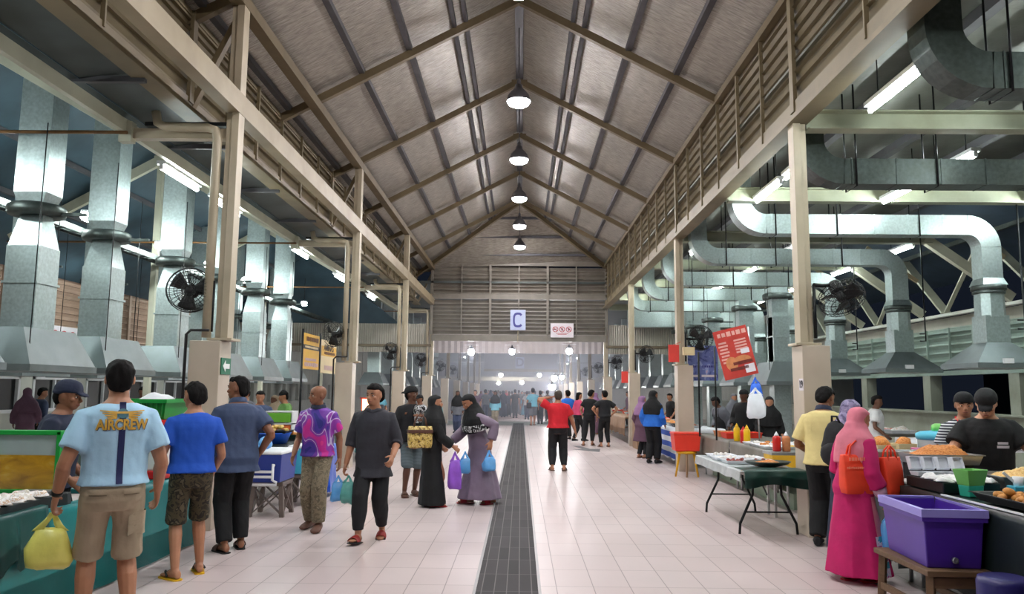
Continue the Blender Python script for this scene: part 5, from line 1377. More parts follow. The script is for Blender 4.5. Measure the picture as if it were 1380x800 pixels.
    for it in wear:
        k = it[0]
        if k == 'shirt':
            _, m, slv, hem, loose = it[:5]; mb = MB()
            secs = [(hem, .1 + loose * .3, .077 + loose * .3, -.002)] + [x for x in sec if hem + .02 < x[0] < .848]
            secs = [(a, max(b, .092 if a < .7 else b), max(c, .068 if a < .7 else c), d) for a, b, c, d in secs]
            nm = it[5] if len(it) > 5 else 'shirt'
            torso(mb, secs, .008 + loose * .4)
            for s in (1, -1): sleeve(mb, s, slv, 1.2 + loose * 3, 1.08 + loose * 4 if slv < .6 else 1)
            bake_obj(mb, nm, m, body, cv, 2, .007 * H / 1.7 * (1 if vox < .02 else .5), 8, seed)
        elif k == 'pants':
            _, m, ln, loose, waist = it[:5]; mb = MB()
            torso(mb, [x for x in sec if .45 < x[0] < waist - .01] + [(waist, .09, .066, 0)], .007 + loose * .2)
            for s in (1, -1):
                hp, K, A, toe, lift = leg[s]; kk = (1 + (g - 1) * .6)
                pts = [hp + V((0, 0, .02 * H)), hp, hp.lerp(K, .5)]; rr = [.052, .053 + loose * .5, .046 + loose * .6]
                if ln <= .56:
                    pts += [hp.lerp(K, min(1, ln * 2)), ] if ln <= .5 else [K, K.lerp(A, (ln - .5) * 2)]
                    rr += [.046 + loose] if ln <= .5 else [.045 + loose, .044 + loose]
                else:
                    pts += [K, K.lerp(A, .4), K.lerp(A, (ln - .5) * 2 * .97)]; rr += [.042 + loose * .8, .038 + loose, .03 + loose * (1 if len(it) < 6 else .3)]
                mb.tube(pts, [r_ * H * kk for r_ in rr], 14)
            bake_obj(mb, 'shorts' if ln < .65 else 'trousers', m, body, cv, 2, .007 * (1 if vox < .02 else .5), 10, seed + 5)
        elif k == 'dress':
            _, m, hem, slv, flare = it[:5]; mb = MB()
            (h1, K1, A1, _, _), (h2, K2, A2, _, _) = leg[1], leg[-1]
            fx = (A1.x + A2.x) / 2 / H; fy = (A1.y + A2.y) / 2 / H + .01; ex = abs(A1.x - A2.x) / 2 / H; ey = abs(A1.y - A2.y) / 2 / H
            secs = []; nn = 9; rs = []
            for i in range(nn):
                t = i / (nn - 1); z = hem + (.52 - hem) * t; q = 1 - t
                secs.append((z, .104 + q * (flare * .5 + ex * .6), .082 + q * (flare * .5 + ey * .9), -.004 + 0 * t, fx * q, fy * q))
            n = 30
            for z, rx, ry, oy, cx, cy in secs:
                q = max(0, (.5 - z) / .5); ring = []
                for j in range(n):
                    a = 2 * PI * j / n; f = 1 + .05 * q * math.sin(7 * a + seed) + .03 * q * math.sin(11 * a + 2 * seed)
                    ring.append(V(((cx + rx * g * math.cos(a) * f) * H, (cy + oy + ry * g * math.sin(a) * f) * H, z * H)))
                rs.append(ring)
            mb.rings(rs); torso(mb, [x for x in sec if .48 < x[0] < .85], .014)
            for s in (1, -1): sleeve(mb, s, slv, 1.3, 1.25)
            bake_obj(mb, it[5] if len(it) > 5 else 'dress', m, body, cv, 2, .008, 7, seed)
        elif k == 'hijab':
            _, m, low = it[:3]; mb = MB()
            hs = [(-.1, .36, .3, -.36), (.02, .4, .3, -.46), (.14, .41, .2, -.52), (.3, .425, .16, -.56), (.5, .435, .14, -.58), (.68, .435, .18, -.58), (.8, .41, .34, -.56), (.9, .34, .36, -.48), (.99, .22, .22, -.34), (1.06, .08, .04, -.16)]
            headrings(mb, hs, 20)
            rs = []; n = 22
            gk = (1 + (g - 1) * .6) * (it[3] if len(it) > 3 else 1); zs = [(.9, .054, .06, 0), (.868, .07, .07, 0), (.842, .094, .08, -.002), (.815, .118, .09, -.002), (.785, .138 * gk, .099, 0), (.75, .147 * gk, .106, .002), (low + .03, .15 * gk, .11, .004), (low, .147 * gk, .112, .006)]
            rs = [[bend((rx * H * math.cos(a), (oy + ry * math.sin(a)) * H, z * H + (-.02 * H * max(0, math.sin(a)) if z < .75 else 0))) + D for a in [2 * PI * j / n for j in range(n)]] for z, rx, ry, oy in zs]
            mb.rings(rs); bake_obj(mb, 'hijab', m, body, cv, 2, .006, 12, seed + 3)
        elif k == 'hair':
            _, m, style = it[:3]; mb = MB()
            if style == 'long': headrings(mb, [(-.35, .34, -.1, -.52), (.1, .39, -.06, -.55), (.4, .4, -.02, -.56), (.62, .4, .12, -.55), (.78, .405, .38, -.54), (.9, .33, .36, -.46), (1.0, .2, .2, -.3), (1.05, .06, 0, -.14)])
            else:
                v = .02 if style == 'full' else -.015
                headrings(mb, [(.08, .16, -.22, -.36 - v), (.14, .26, -.2, -.42 - v), (.24, .33 + v, -.17, -.48 - v), (.34, .37 + v, -.14, -.51 - v), (.44, .39 + v, -.12, -.52 - v), (.55, .4 + v, -.08, -.53 - v), (.66, .405 + v, .06, -.54 - v), (.74, .4 + v, .2 + v, -.54 - v), (.81, .38 + v, .385 + v, -.53 - v), (.89, .34 + v, .4 + v, -.48 - v), (.98, .27 + v, .33 + v, -.38 - v), (1.05 + v, .16 + v, .2, -.24), (1.08 + v, .06, .06, -.1)])
            bake_obj(mb, 'hair', m, body, min(cv, .012) if vox < .02 else cv, 1, .008, 30, seed)
        elif k == 'cap':
            m = it[1]; mb = MB(); back = it[2] if len(it) > 2 else False
            headrings(mb, [(.52, .42, -.1, -.565), (.6, .43, .1, -.575), (.66, .435, .46, -.575), (.79, .43, .46, -.57), (.92, .38, .42, -.51), (1.04, .29, .33, -.4), (1.1, .17, .2, -.26), (1.125, .06, .04, -.12)])
            sg = -1 if back else 1; yo = -.45 if back else .36
            br = [[HT(.3 * math.cos(a) * (1 - .1 * q), yo + sg * (.02 + (.36 * q) * max(.15, math.sin(a)) ** .5), .69 - .1 * q * 1.0 + e - .03 * abs(math.cos(a))) for a in [PI * j / 10 for j in range(11)]] for q, e in ((0, .02), (1, .02), (1, -.035), (0, -.035))]
            mb.rings(br + br[:1], False, True, False)
            mb.ball(HT(0, yo + sg * .12, .66), (.26 * hh, .2 * hh, .03 * hh), 12, 6, Rh)
            bake_obj(mb, 'cap', m, body, min(cv, .01) if vox < .02 else cv, 1)
        elif k == 'beanie':
            mb = MB(); headrings(mb, [(.6, .4, .36, -.52), (.68, .41, .44, -.54), (.8, .4, .42, -.52), (.95, .3, .3, -.42), (1.12, .16, .12, -.26), (1.22, .06, 0, -.14)]); bake_obj(mb, 'beanie', it[1], body, cv, 1)
        elif k == 'apron':
            mb = MB(); fr = lambda z, rx, ry: [bend((rx * H * g * math.sin(a), ry * H * g * math.cos(a) * 1.0, z * H)) + D for a in [-.95 + 1.9 * j / 12 for j in range(13)]]
            rows = [fr(z, rx + .022, ry + .03) for z, rx, ry in ((.4, .1, .085), (.5, .1, .08), (.62, .096, .075), (.72, .07, .078))]
            rows2 = [[p + V((0, -.012, 0)) for p in r] for r in rows]
            o_ = MB().grid(lambda u, v: rows[round(u * 3)][round(v * 12)], 3, 12, (0, -.008, 0)); o_.obj('apron', it[1], body)
            for s in (-1, 1): MB().tube([bend((s * .06 * H, .1 * H * g, .72 * H)) + D, bend((s * .05 * H, .06 * H, .815 * H)) + D, bend((s * .04 * H, -.02 * H, .85 * H)) + D], .009, 6).obj('apron_strap', it[1], body)
        elif k == 'collar':
            mb = MB(); n = 16
            rs = [[bend((rx * H * math.cos(a), (.002 + ry * math.sin(a)) * H, (z + .008 * -math.sin(a)) * H)) + D for a in [2 * PI * j / n for j in range(n)]] for z, rx, ry in ((.838, .056, .05), (.866, .046, .047), (.866, .04, .042), (.84, .05, .046))]
            mb.rings(rs + rs[:1], False); mb.obj('collar', it[1], body)
    if fwear:
        for s in (1, -1):
            hp, K, A, toe, lift = leg[s]; lg = legs[0 if s == 1 else 1]; pit = math.radians(lg[4]) if len(lg) > 4 else 0
            Rt = Matrix.Rotation(-toe, 3, 'Z') @ Matrix.Rotation(pit, 3, 'X')
            T = lambda x, y, z: A + Rt @ V((x * H, y * H, -.045 * H + z * H))
            if fwear[0] == 'shoe':
                mb = MB(); mb.rings([[T(hw * 1.18 * math.cos(a), y * 1.07, -.006 + h * (.5 + .5 * math.sin(a))) for a in [2 * PI * j / 12 for j in range(12)]] for y, hw, h in ((-.042, .012, .05), (-.034, .02, .056), (-.01, .023, .06), (.02, .025, .055), (.05, .029, .042), (.08, .03, .033), (.1, .025, .026), (.112, .012, .015))])
                mb.obj('shoe', fwear[1], body)
            else:
                out = [(-.045, .012), (-.036, .024), (0, .026), (.04, .03), (.08, .034), (.105, .028), (.118, .01)]
                poly = [T(w_, y, -.009) for y, w_ in out] + [T(-w_, y, -.009) for y, w_ in out[::-1]]
                so = MB().prism(poly, Rt @ V((0, 0, 1)), .013 ).obj('sandal', fwear[1], body)
                st = MB()
                if fwear[0] == 'flip':
                    for q in (-1, 1): st.tube([T(0, .085, .014), T(q * .014, .06, .03), T(q * .03, .02, .012)], .0062 * H, 6)
                else:
                    st.rings([[T(.0335 * math.cos(a) * k_, y, .002 + .044 * math.sin(a) * k_ * hz) for a in [PI * j / 10 for j in range(11)]] for y, k_, hz in ((.03, 1.0, .95), (.085, 1.0, .62), (.085, .93, .55), (.03, .93, .88), (.03, 1.0, .95))], False, True, False)
                st.obj('strap', fwear[2], so)
    info = dict(body=body, H=H, W={s: arm[s][1] for s in arm}, E={s: arm[s][0] for s in arm}, HT=HT, bend=lambda p: bend(p) + D, leg=leg, hh=hh, sh=sh)
    Mw = Matrix.Translation(body.location) @ Matrix.Rotation(math.radians(face), 4, 'Z')
    info['world'] = lambda p: Mw @ V(p)
    def grip(s, along=.075):
        E, W = arm[s]; d = (W - E).normalized(); return Mw @ (W + d * along * H)
    info['grip'] = grip
    return info
def child_of(info, name):
    for c in info['body'].children:
        if c.name.split('.')[0] == name: return c
def decal(info, garment, mb_or_mesh, mtx, m, name, side, off=.004, blend=True):
    """lay a flat print (x across, y up, in metres) onto the baked garment; side +1 front, -1 back"""
    g_ = child_of(info, garment); me = g_.data
    bvh = BVHTree.FromPolygons([v.co.copy() for v in me.vertices], [list(p.vertices) for p in me.polygons])
    src = mb_or_mesh if not isinstance(mb_or_mesh, MB) else mb_or_mesh.mesh('print')
    for v in src.vertices:
        p = mtx @ v.co; d = V((0, -side, 0))
        h = bvh.ray_cast(V((p.x, side * 1.0, p.z)), d)
        if h[0] is not None: v.co = h[0] + V((0, side * (off + abs(v.co.z) * 0), 0))
        else: v.co = V((p.x, side * .1, p.z))
    src.materials.clear(); src.materials.append(M[m] if isinstance(m, str) else m)
    o = bpy.data.objects.new(name, src); COL.objects.link(o); o.parent = g_
    return o
def flat_grid(x0, x1, z0, z1, nx, nz): return MB().grid(lambda u, v: V((x0 + (x1 - x0) * u, z0 + (z1 - z0) * v, 0)), nx, nz)
def DM(side): return Matrix(((-1 if side > 0 else 1, 0, 0, 0), (0, 0, 1, 0), (0, 1, 0, 0), (0, 0, 0, 1)))
# ---- clothing materials
BLK = cloth('black', C(24, 24, 28), .25); BLK2 = cloth('jet', C(14, 14, 17), .25)
SKY = cloth('sky', C(172, 212, 238), .05); KHA = cloth('khaki', C(168, 152, 128), .08); ROY = cloth('royal', C(24, 82, 190), .08)
SLA = cloth('slate', C(62, 76, 106), .1); HOO = cloth('charcoal', C(48, 48, 56), .15); RED = cloth('red', C(206, 28, 44), .08); YEL = cloth('cream_yellow', C(226, 208, 142), .05)
MAU = cloth('mauve', C(126, 110, 130), .08, .5); PNK = cloth('pinkscarf', C(216, 122, 140), .08); MAG = cloth('magenta', C(190, 18, 96), .1); LAV = ramp_mat('cloth_lavender', [(0, C(96, 88, 120)), (.45, C(140, 130, 164)), (.6, C(166, 156, 186))], 16, .8, 3)
NAV = cloth('navy', C(28, 36, 60), .15); JEAN = cloth('jeans', C(54, 64, 92), .15); GREY = cloth('grey', C(110, 112, 120), .1); TEA = cloth('tealshirt', C(110, 176, 196), .08); WHI = cloth('white', C(216, 216, 216), .05)
PLU = cloth('plum', C(96, 66, 84), .12); LIL = cloth('lilac', C(150, 110, 150), .1); BLJ = cloth('bluejacket', C(36, 108, 204), .08); GRN = cloth('green', C(110, 160, 84), .1); BEI = cloth('beige', C(166, 146, 124), .1); PKT = cloth('pinktop', C(206, 70, 110), .1); BRO = cloth('brown', C(96, 70, 56), .12)
CAMO = ramp_mat('cloth_camo', [(0, C(52, 46, 34)), (.42, C(78, 68, 48)), (.52, C(40, 36, 28)), (.6, C(96, 86, 66))], 13, .85, 2)
CAMO2 = ramp_mat('cloth_camo_pale', [(0, C(112, 102, 82)), (.4, C(134, 122, 100)), (.55, C(104, 96, 78)), (.64, C(148, 136, 114))], 17, .85, 2)
SPORT = ramp_mat('cloth_sport', [(0, C(40, 40, 128)), (.36, C(70, 46, 150)), (.45, C(112, 50, 160)), (.505, C(204, 186, 222)), (.53, C(150, 56, 170)), (.6, C(206, 40, 150)), (.72, C(226, 60, 150))], 3.6, .6, 1, (1.3, 1, .8, .3, .5, .4))
CHECK = ramp_mat('cloth_check', [(0, C(40, 44, 54)), (.4, C(70, 84, 92)), (.6, C(110, 124, 128))], 22, .85, 0, None, 'wave', 0, False)
ZEBRA = ramp_mat('cloth_zebra', [(0, C(26, 26, 28)), (.48, C(210, 210, 212)), (.55, C(30, 30, 32)), (.62, C(214, 214, 214))], 16, .8, 2)
STRIPE = ramp_mat('cloth_stripe', [(0, C(220, 222, 226)), (.45, C(28, 32, 48))], 11, .8, 0, None, 'wave')
APR = cloth('apronred', C(206, 32, 38), .06)
BATIK = ramp_mat('cloth_batik', [(0, C(60, 160, 190)), (.44, C(214, 200, 224)), (.52, C(190, 90, 160)), (.6, C(40, 120, 160))], 9, .7, 2)
GOLD = ramp_mat('gold_weave', [(0, C(110, 84, 40)), (.42, C(196, 166, 84)), (.55, C(226, 202, 130)), (.66, C(130, 96, 46))], 26, .45, 2)
mat('sole_yellow', C(232, 184, 24), .5, 0, .05, 8); mat('sole_black', C(26, 24, 24), .6, 0, .1, 8); mat('sole_red', C(186, 40, 50), .5, 0, .08, 8); mat('sole_brown', C(92, 58, 44), .6, 0, .1, 8); mat('strap_red', C(150, 40, 34), .5, 0, .1, 8)
mat('brace_grey', C(92, 96, 104), .7, 0, .1, 12); mat('watch', C(22, 22, 24), .4, .1, .1, 8)
HB, HK = 'hair_black', 'hair_brown'
HANG = (.05, .03, -.3)
P = {}
# ---- left foreground
P['crew'] = person('man in light blue shirt with winged back print and khaki shorts carrying a yellow bag', gp(138, 862), 33, 1.84, 1.03, (1, 0), ((.08, -.01), (-.072, .01)), ((.06, .07, -.275), (.075, .05, -.275)), (-6, 5), 'tan',
    [('hair', HB, 'short'), ('shirt', SKY, .36, .545, .018), ('pants', KHA, .49, .006, .6)], vox=.009, curl=(.45, .85), fwear=('flip', 'sole_black', 'sole_black'))
P['cap'] = person('man in navy shirt and dark cap seen in profile behind the green framed tank', (-3.88, 6.5), -78, 1.7, 1.05, (4, 0), ((.05, 0), (-.05, 0)), ((.04, .12, -.24), (.04, .1, -.26)), (-4, 6), 'brown',
    [('cap', NAV), ('hair', HB, 'short'), ('shirt', NAV, .34, .48, .02), ('pants', BLK, 1, .008, .57)], vox=.009)
P['blue'] = person('man in plain royal blue shirt and camouflage shorts standing with back turned', gp(250, 777), 32, 1.7, 1.0, (2, 0), ((.075, .06, 0, 4), (-.06, -.04, 0, 22)), ((.03, .1, -.255), (.035, .12, -.225)), (20, 8), 'tan',
    [('hair', HB, 'full'), ('shirt', ROY, .34, .53, .025), ('pants', CAMO, .5, .008, .58)], vox=.0095, fwear=('flip', 'sole_yellow', 'sole_black'))
P['slate'] = person('man in slate blue shirt and black trousers with one hand on his hip', gp(312, 742), 35, 1.78, 1.06, (3, 0), ((.06, .04), (-.05, -.03)), ((.03, -.0, -.24, (.8, -1.3, -.1)), (.03, .14, -.22)), (45, 2), 'brown',
    [('hair', HB, 'short'), ('shirt', SLA, .34, .45, .035), ('pants', BLK2, 1, .012, .57), ('collar', SLA)], vox=.0095, fwear=('slide', 'sole_black', 'sole_brown'))
P['old'] = person('bald elderly man in purple and pink sports shirt and cargo trousers walking', gp(424, 712), 176, 1.7, .97, (3, 0), ((.05, -.05, 0, 8), (-.055, .09, 0, 6)), ((.04, .1, -.265), (.055, -.02, -.3)), (-48, 4), 'brown',
    [('shirt', SPORT, .36, .5, .025), ('pants', CAMO2, 1, .016, .57), ('collar', NAV)], vox=.009, fwear=('shoe', M['sole_brown']))
P['hood'] = person('young man in charcoal hooded top and black trousers walking towards us with bags', gp(500, 727), 178, 1.71, 1.03, (2, 0), ((.06, .11, 0, 8, 8), (-.05, -.09, .006, 6, -8)), ((.07, .04, -.3), (.05, .13, -.24)), (-22, 2), 'tan',
    [('hair', HB, 'full'), ('shirt', HOO, .62, .4, .03, 'hooded_top'), ('pants', BLK, .96, .012, .57, 1)], vox=.009, curl=(.95, .7), fwear=('slide', 'sole_black', 'strap_red'))
h = P['hood']; mb = MB()
limb(mb, [h['bend']((.09, .03, .825 * 1.71)), h['bend']((.05, .075, .83 * 1.71)), h['bend']((0, .09, .815 * 1.71)), h['bend']((-.05, .075, .83 * 1.71)), h['bend']((-.09, .03, .825 * 1.71)), h['bend']((-.07, -.07, .85 * 1.71)), h['bend']((0, -.11, .84 * 1.71)), h['bend']((.07, -.07, .85 * 1.71)), h['bend']((.09, .03, .825 * 1.71))], [.028] * 9, 10)
bake_obj(mb, 'hood', HOO, h['body'], .012, 2)
P['carry'] = person('man in black shirt and checked shorts holding a small child', gp(552, 668), 205, 1.7, 1.0, (-2, 0), ((.06, .03), (-.05, -.02)), ((.05, .1, -.25), (-.02, .16, -.1, (1, -.3, -.6))), (50, 0), 'dark',
    [('hair', HB, 'short'), ('cap', BLK2, True), ('shirt', BLK, .6, .5, .03), ('pants', CHECK, .52, .01, .58)], vox=.012, fwear=('slide', 'sole_brown', 'sole_brown'))
c = at(567, 575, P['carry']['body'].location.y - .14)
P['child'] = person('small child in black cap and zebra patterned shirt carried on the man arm', (c.x, c.y, c.z - .42), 130, .92, 1.12, (4, 0), ((.06, .12, .12), (-.06, .1, .1)), ((.06, .16, -.1), (.05, .14, -.12)), (20, 0), 'brown',
    [('cap', BLK2), ('hair', HB, 'short'), ('shirt', ZEBRA, .34, .5, .02), ('pants', BLK, .9, .01, .58)], vox=.011)
P['abaya'] = person('woman in long black abaya and black headscarf reaching out her hand', gp(581, 682), -72, 1.58, 1.0, (2, 0), ((.04, .02), (-.04, -.02)), ((.03, .17, -.24), (.04, .1, -.25)), (-8, 0), 'tan',
    [('dress', BLK2, .02, .96, .05, 'abaya'), ('hijab', BLK2, .66)], vox=.011, curl=(.7, .5), female=True, fwear=('slide', 'sole_red', 'sole_red'))
P['mauve'] = person('woman in grey mauve dress and black headscarf leaning while gathering her skirt', gp(645, 678), 112, 1.63, 1.08, (14, -5), ((.05, .07), (-.07, -.1)), ((.05, .22, -.2), (.1, -.05, -.22)), (10, 18), 'tan',
    [('dress', MAU, .05, .97, .06, 'long_dress'), ('hijab', BLK2, .67)], vox=.011, curl=(.7, .9), female=True, fwear=('slide', 'sole_red', 'sole_red'))
# ---- middle distance
P['red'] = person('heavy man in red shirt seen from behind with one arm raised to his head', gp(752, 634), 2, 1.67, 1.15, (0, 0), ((.075, .0), (-.07, .02)), ((.11, .03, -.29), (.0, .05, .12, (1, .0, .4))), (0, 0), 'tan',
    [('hair', HK, 'short'), ('shirt', RED, .34, .53, .03), ('pants', BLK, .98, .014, .57, 1)], vox=.012, fwear=('flip', 'sole_brown', 'sole_black'))
b = P['red']; hp, K, A, _, _ = b['leg'][-1]
MB().tube([K.lerp(hp, .18), K, K.lerp(A, .45)], [.075, .07, .068], 14).obj('knee_brace', 'brace_grey', b['body'])
P['akimbo'] = person('man in black shirt and trousers with hands on hips seen from behind', gp(815, 602), 8, 1.68, .97, (0, 0), ((.07, 0), (-.06, .02)), ((.03, .0, -.225, (1.6, -.5, 0)), (.04, .0, -.225, (1.6, -.5, 0))), (10, 0), 'tan',
    [('hair', HB, 'full'), ('shirt', BLK, .34, .53, .025), ('pants', BLK2, .96, .008, .57, 1)], vox=.014, fwear=('flip', 'sole_brown', 'sole_black'))
P['lean'] = person('man in black shirt leaning beside the one with hands on hips', gp(794, 600), -14, 1.7, .98, (2, 6), ((.05, .03), (-.09, -.1)), ((.05, -.02, -.27), (.05, .1, -.24)), (-30, 0), 'tan',
    [('hair', HB, 'full'), ('shirt', BLK2, .34, .53, .025), ('pants', BLK, .96, .01, .57, 1)], vox=.014, fwear=('flip', 'sole_brown', 'sole_black'))
P['pinktop'] = person('woman in pink top and black trousers facing right near the men in black', gp(779, 594), -60, 1.62, .95, (3, 0), ((.04, .1), (-.04, -.08)), ((.03, .14, -.2), HANG), (-10, 5), 'tan', [('hair', HB, 'long'), ('shirt', PKT, .9, .53, .02), ('pants', BLK, 1, .006, .58)], vox=.016, female=True, fwear=('shoe', BLK))
P['bluemid'] = person('man in bright blue shirt standing behind the woman in pink top', gp(765, 592), 20, 1.68, 1, (0, 0), ((.05, 0), (-.05, 0)), (HANG, HANG), (0, 0), 'tan', [('hair', HB, 'full'), ('shirt', BLJ, .34, .52, .03), ('pants', BLK, 1, .01, .57)], vox=.016, fwear=('shoe', BLK))
P['lilac'] = person('woman in lilac headscarf beyond the men in black', gp(803, 585), -40, 1.6, 1, (0, 0), ((.05, 0), (-.05, 0)), (HANG, HANG), (0, 0), 'tan', [('dress', PLU, .04, .95, .05), ('hijab', LIL, .66)], vox=.018, female=True)
P['plum'] = person('woman in plum tunic and lilac headscarf waiting by the third right pillar', gp(865, 617), -55, 1.55, 1.02, (2, 0), ((.045, .02), (-.045, -.02)), ((.03, .08, -.25), (.04, .06, -.27)), (-5, 8), 'tan', [('hijab', LIL, .68), ('dress', PLU, .27, .95, .05, 'tunic'), ('pants', BLK, 1, .006, .56)], vox=.014, female=True, fwear=('flip', 'sole_brown', 'sole_brown'))
P['bluejkt'] = person('woman in bright blue jacket and black headscarf at the striped stall', gp(880, 624), -30, 1.69, 1.04, (3, 0), ((.05, .02), (-.05, -.03)), ((.05, .1, -.25), (.05, .06, -.26)), (-35, 14), 'brown', [('hijab', BLK2, .66), ('shirt', BLJ, .96, .5, .035, 'jacket'), ('pants', BLK2, 1, .014, .57)], vox=.014, female=True, fwear=('shoe', BLK))
P['skybag'] = person('man in pale blue shirt and shorts with a sling bag walking away', gp(718, 573), 4, 1.78, 1.08, (0, 0), ((.05, .1), (-.05, -.08)), (HANG, (.05, .08, -.27)), (0, 0), 'tan', [('hair', HB, 'full'), ('shirt', TEA, .34, .5, .035), ('pants', GREY, .55, .02, .57)], vox=.018, fwear=('flip', 'sole_brown', 'sole_black'))
# ---- right foreground
P['yellow'] = person('man in pale yellow polo shirt and black trousers bending his head to the food', (3.36, 8.72), -34, 1.74, 1.03, (6, 0), ((.05, .03), (-.05, -.03)), ((.04, .12, -.22), (.04, .14, -.2)), (-16, 24), 'brown',
    [('hair', HB, 'full'), ('shirt', YEL, .44, .5, .03, 'polo_shirt'), ('pants', BLK2, 1, .02, .57), ('collar', NAV)], vox=.0095, fwear=('shoe', BLK))
P['lav'] = person('woman in lavender print headscarf standing behind the pink scarf woman', (3.38, 8.15), -58, 1.6, 1.0, (5, 0), ((.05, .03), (-.05, -.02)), ((.04, .12, -.22), (.04, .12, -.22)), (-5, 18), 'tan', [('dress', NAV, .05, .95, .06), ('hijab', LAV, .62)], vox=.011, female=True)
P['pink'] = person('woman in pink headscarf and magenta dress with orange tote bags on her arm', gp(1156, 782), -66, 1.54, 1.08, (6, 0), ((.045, .03), (-.045, -.03)), ((.055, .07, -.29, (.3, -1, -.5)), (.03, .16, -.2)), (-8, 16), 'tan',
    [('dress', MAG, .045, .8, .09, 'long_dress'), ('hijab', PNK, .66, .84)], vox=.009, curl=(.8, .5), female=True, fwear=('slide', 'sole_red', 'sole_red'))
P['stripe'] = person('young vendor in striped shirt and red apron behind the noodle trays', (4.57, 8.12), 172, 1.67, .95, (3, 0), ((.05, 0), (-.05, 0)), ((.04, .12, -.23), (.04, .1, -.25)), (-14, 6), 'tan', [('hair', HB, 'full'), ('cap', BLK2, True), ('shirt', STRIPE, .34, .46, .02), ('pants', BLK, 1, .01, .57), ('apron', APR)], vox=.0095)
P['blackcap'] = person('vendor in black shirt and black cap with head bowed serving noodles', (4.4, 7.45), 163, 1.72, 1.14, (7, 0), ((.06, -.02), (-.06, 0)), ((.02, .19, -.2, (1.2, -.6, -.1)), (.03, .19, -.2, (1.2, -.5, -.1))), (-18, 28), 'fair', [('cap', BLK2), ('hair', HB, 'short'), ('shirt', BLK2, .34, .45, .035), ('pants', BLK, 1, .01, .57)], vox=.0095, curl=(.6, .6))
# ---- stall keepers and shoppers in the aisles
BG = [
 (351, 533, -5.0, 200, 1.6, 'man in steel blue shirt behind the food table on the left', [('hair', HB, 'full'), ('shirt', SLA, .34, .48, .03), ('pants', BLK, 1, .01, .57)], 0),
 (386, 531, -4.95, 120, 1.6, 'vendor in green shirt and black beanie behind the left food table', [('beanie', BLK2), ('hair', HB, 'short'), ('shirt', GRN, .9, .48, .03), ('pants', BLK, 1, .01, .57)], 0),
 (372, 541, -5.6, 160, 1.5, 'woman in beige headscarf behind the left food table', [('dress', BEI, .05, .95, .05), ('hijab', BEI, .66)], 1),
 (975, 531, 4.9, 120, 1.6, 'vendor in black shirt bending forward behind the striped stall', [('hair', HB, 'full'), ('shirt', GREY, .9, .48, .03), ('pants', BLK, 1, .01, .57), ('apron', BLK)], 0),
 (1003, 520, 4.98, 150, 1.72, 'vendor in black shirt and cap behind the grey stall', [('cap', BLK2, True), ('hair', HB, 'short'), ('shirt', BLK2, .9, .45, .04), ('pants', BLK, 1, .01, .57)], 0),
 (1036, 530, 5.0, 170, 1.58, 'woman in black headscarf behind the hanging white bag', [('dress', BLK2, .05, .95, .05), ('hijab', BLK2, .64)], 1),
 (988, 526, 6.2, 190, 1.62, 'woman in grey headscarf further behind the grey stall', [('dress', GREY, .05, .95, .05), ('hijab', GREY, .64)], 1),
 (1177, 527, 7.0, 250, 1.62, 'dark haired man in white shirt at the back right counter', [('hair', HB, 'full'), ('shirt', WHI, .34, .5, .03), ('pants', BLK, 1, .01, .57)], 0),
 (38, 520, -10.9, 30, 1.62, 'shopper in dark red headscarf by the outer left windows', [('dress', PLU, .05, .95, .05), ('hijab', PLU, .66)], 1),
 (55, 522, -11.0, 330, 1.62, 'shopper in blue grey shirt by the outer left windows', [('hair', HB, 'full'), ('shirt', SLA, .6, .5, .03), ('pants', BLK, 1, .01, .57)], 0),
 (193, 523, -8.7, 200, 1.66, 'man in black shirt in the left aisle right of the light blue shirt', [('hair', HB, 'full'), ('shirt', BLK, .34, .5, .03), ('pants', JEAN, 1, .01, .57)], 0),
 (262, 525, -6.6, 180, 1.62, 'shopper in navy top deep in the left aisle behind the first pillar', [('hair', HB, 'full'), ('shirt', NAV, .34, .5, .03), ('pants', BLK, 1, .01, .57)], 0),
 (333, 524, -6.2, 170, 1.64, 'shopper in grey shirt in the left aisle beside the first pillar', [('hair', HB, 'full'), ('shirt', GREY, .34, .5, .03), ('pants', BLK, 1, .01, .57)], 0),
 (904, 527, 5.2, 110, 1.6, 'vendor in black shirt between the second and third right pillars', [('hair', HB, 'full'), ('shirt', BLK2, .34, .5, .03), ('pants', BLK, 1, .01, .57)], 0),
 (848, 524, 5.0, 100, 1.66, 'vendor in plum shirt behind the plywood stall', [('hair', HB, 'full'), ('shirt', PLU, .34, .5, .03), ('pants', BLK, 1, .01, .57)], 0),
 (512, 528, -5.2, 200, 1.58, 'vendor in teal shirt behind the grey stall on the left', [('hair', HB, 'full'), ('shirt', TEA, .34, .5, .03), ('pants', BLK, 1, .01, .57)], 0),
]
for px, py, X, fc, H_, lab, wear, fem in BG:
    d = ray(px, py); t = X / d.x; y = d.y * t
    lean = (22, 0) if 'bending' in lab else (3, 0)
    person(lab, (X, y), fc, H_, 1.03, lean, ((.05, .02), (-.05, -.02)), ((.05, .1, -.25), (.05, .07, -.27)), (rnd.uniform(-20, 20), 8), rnd.choice(['tan', 'brown', 'dark']), wear, vox=.017, female=bool(fem))
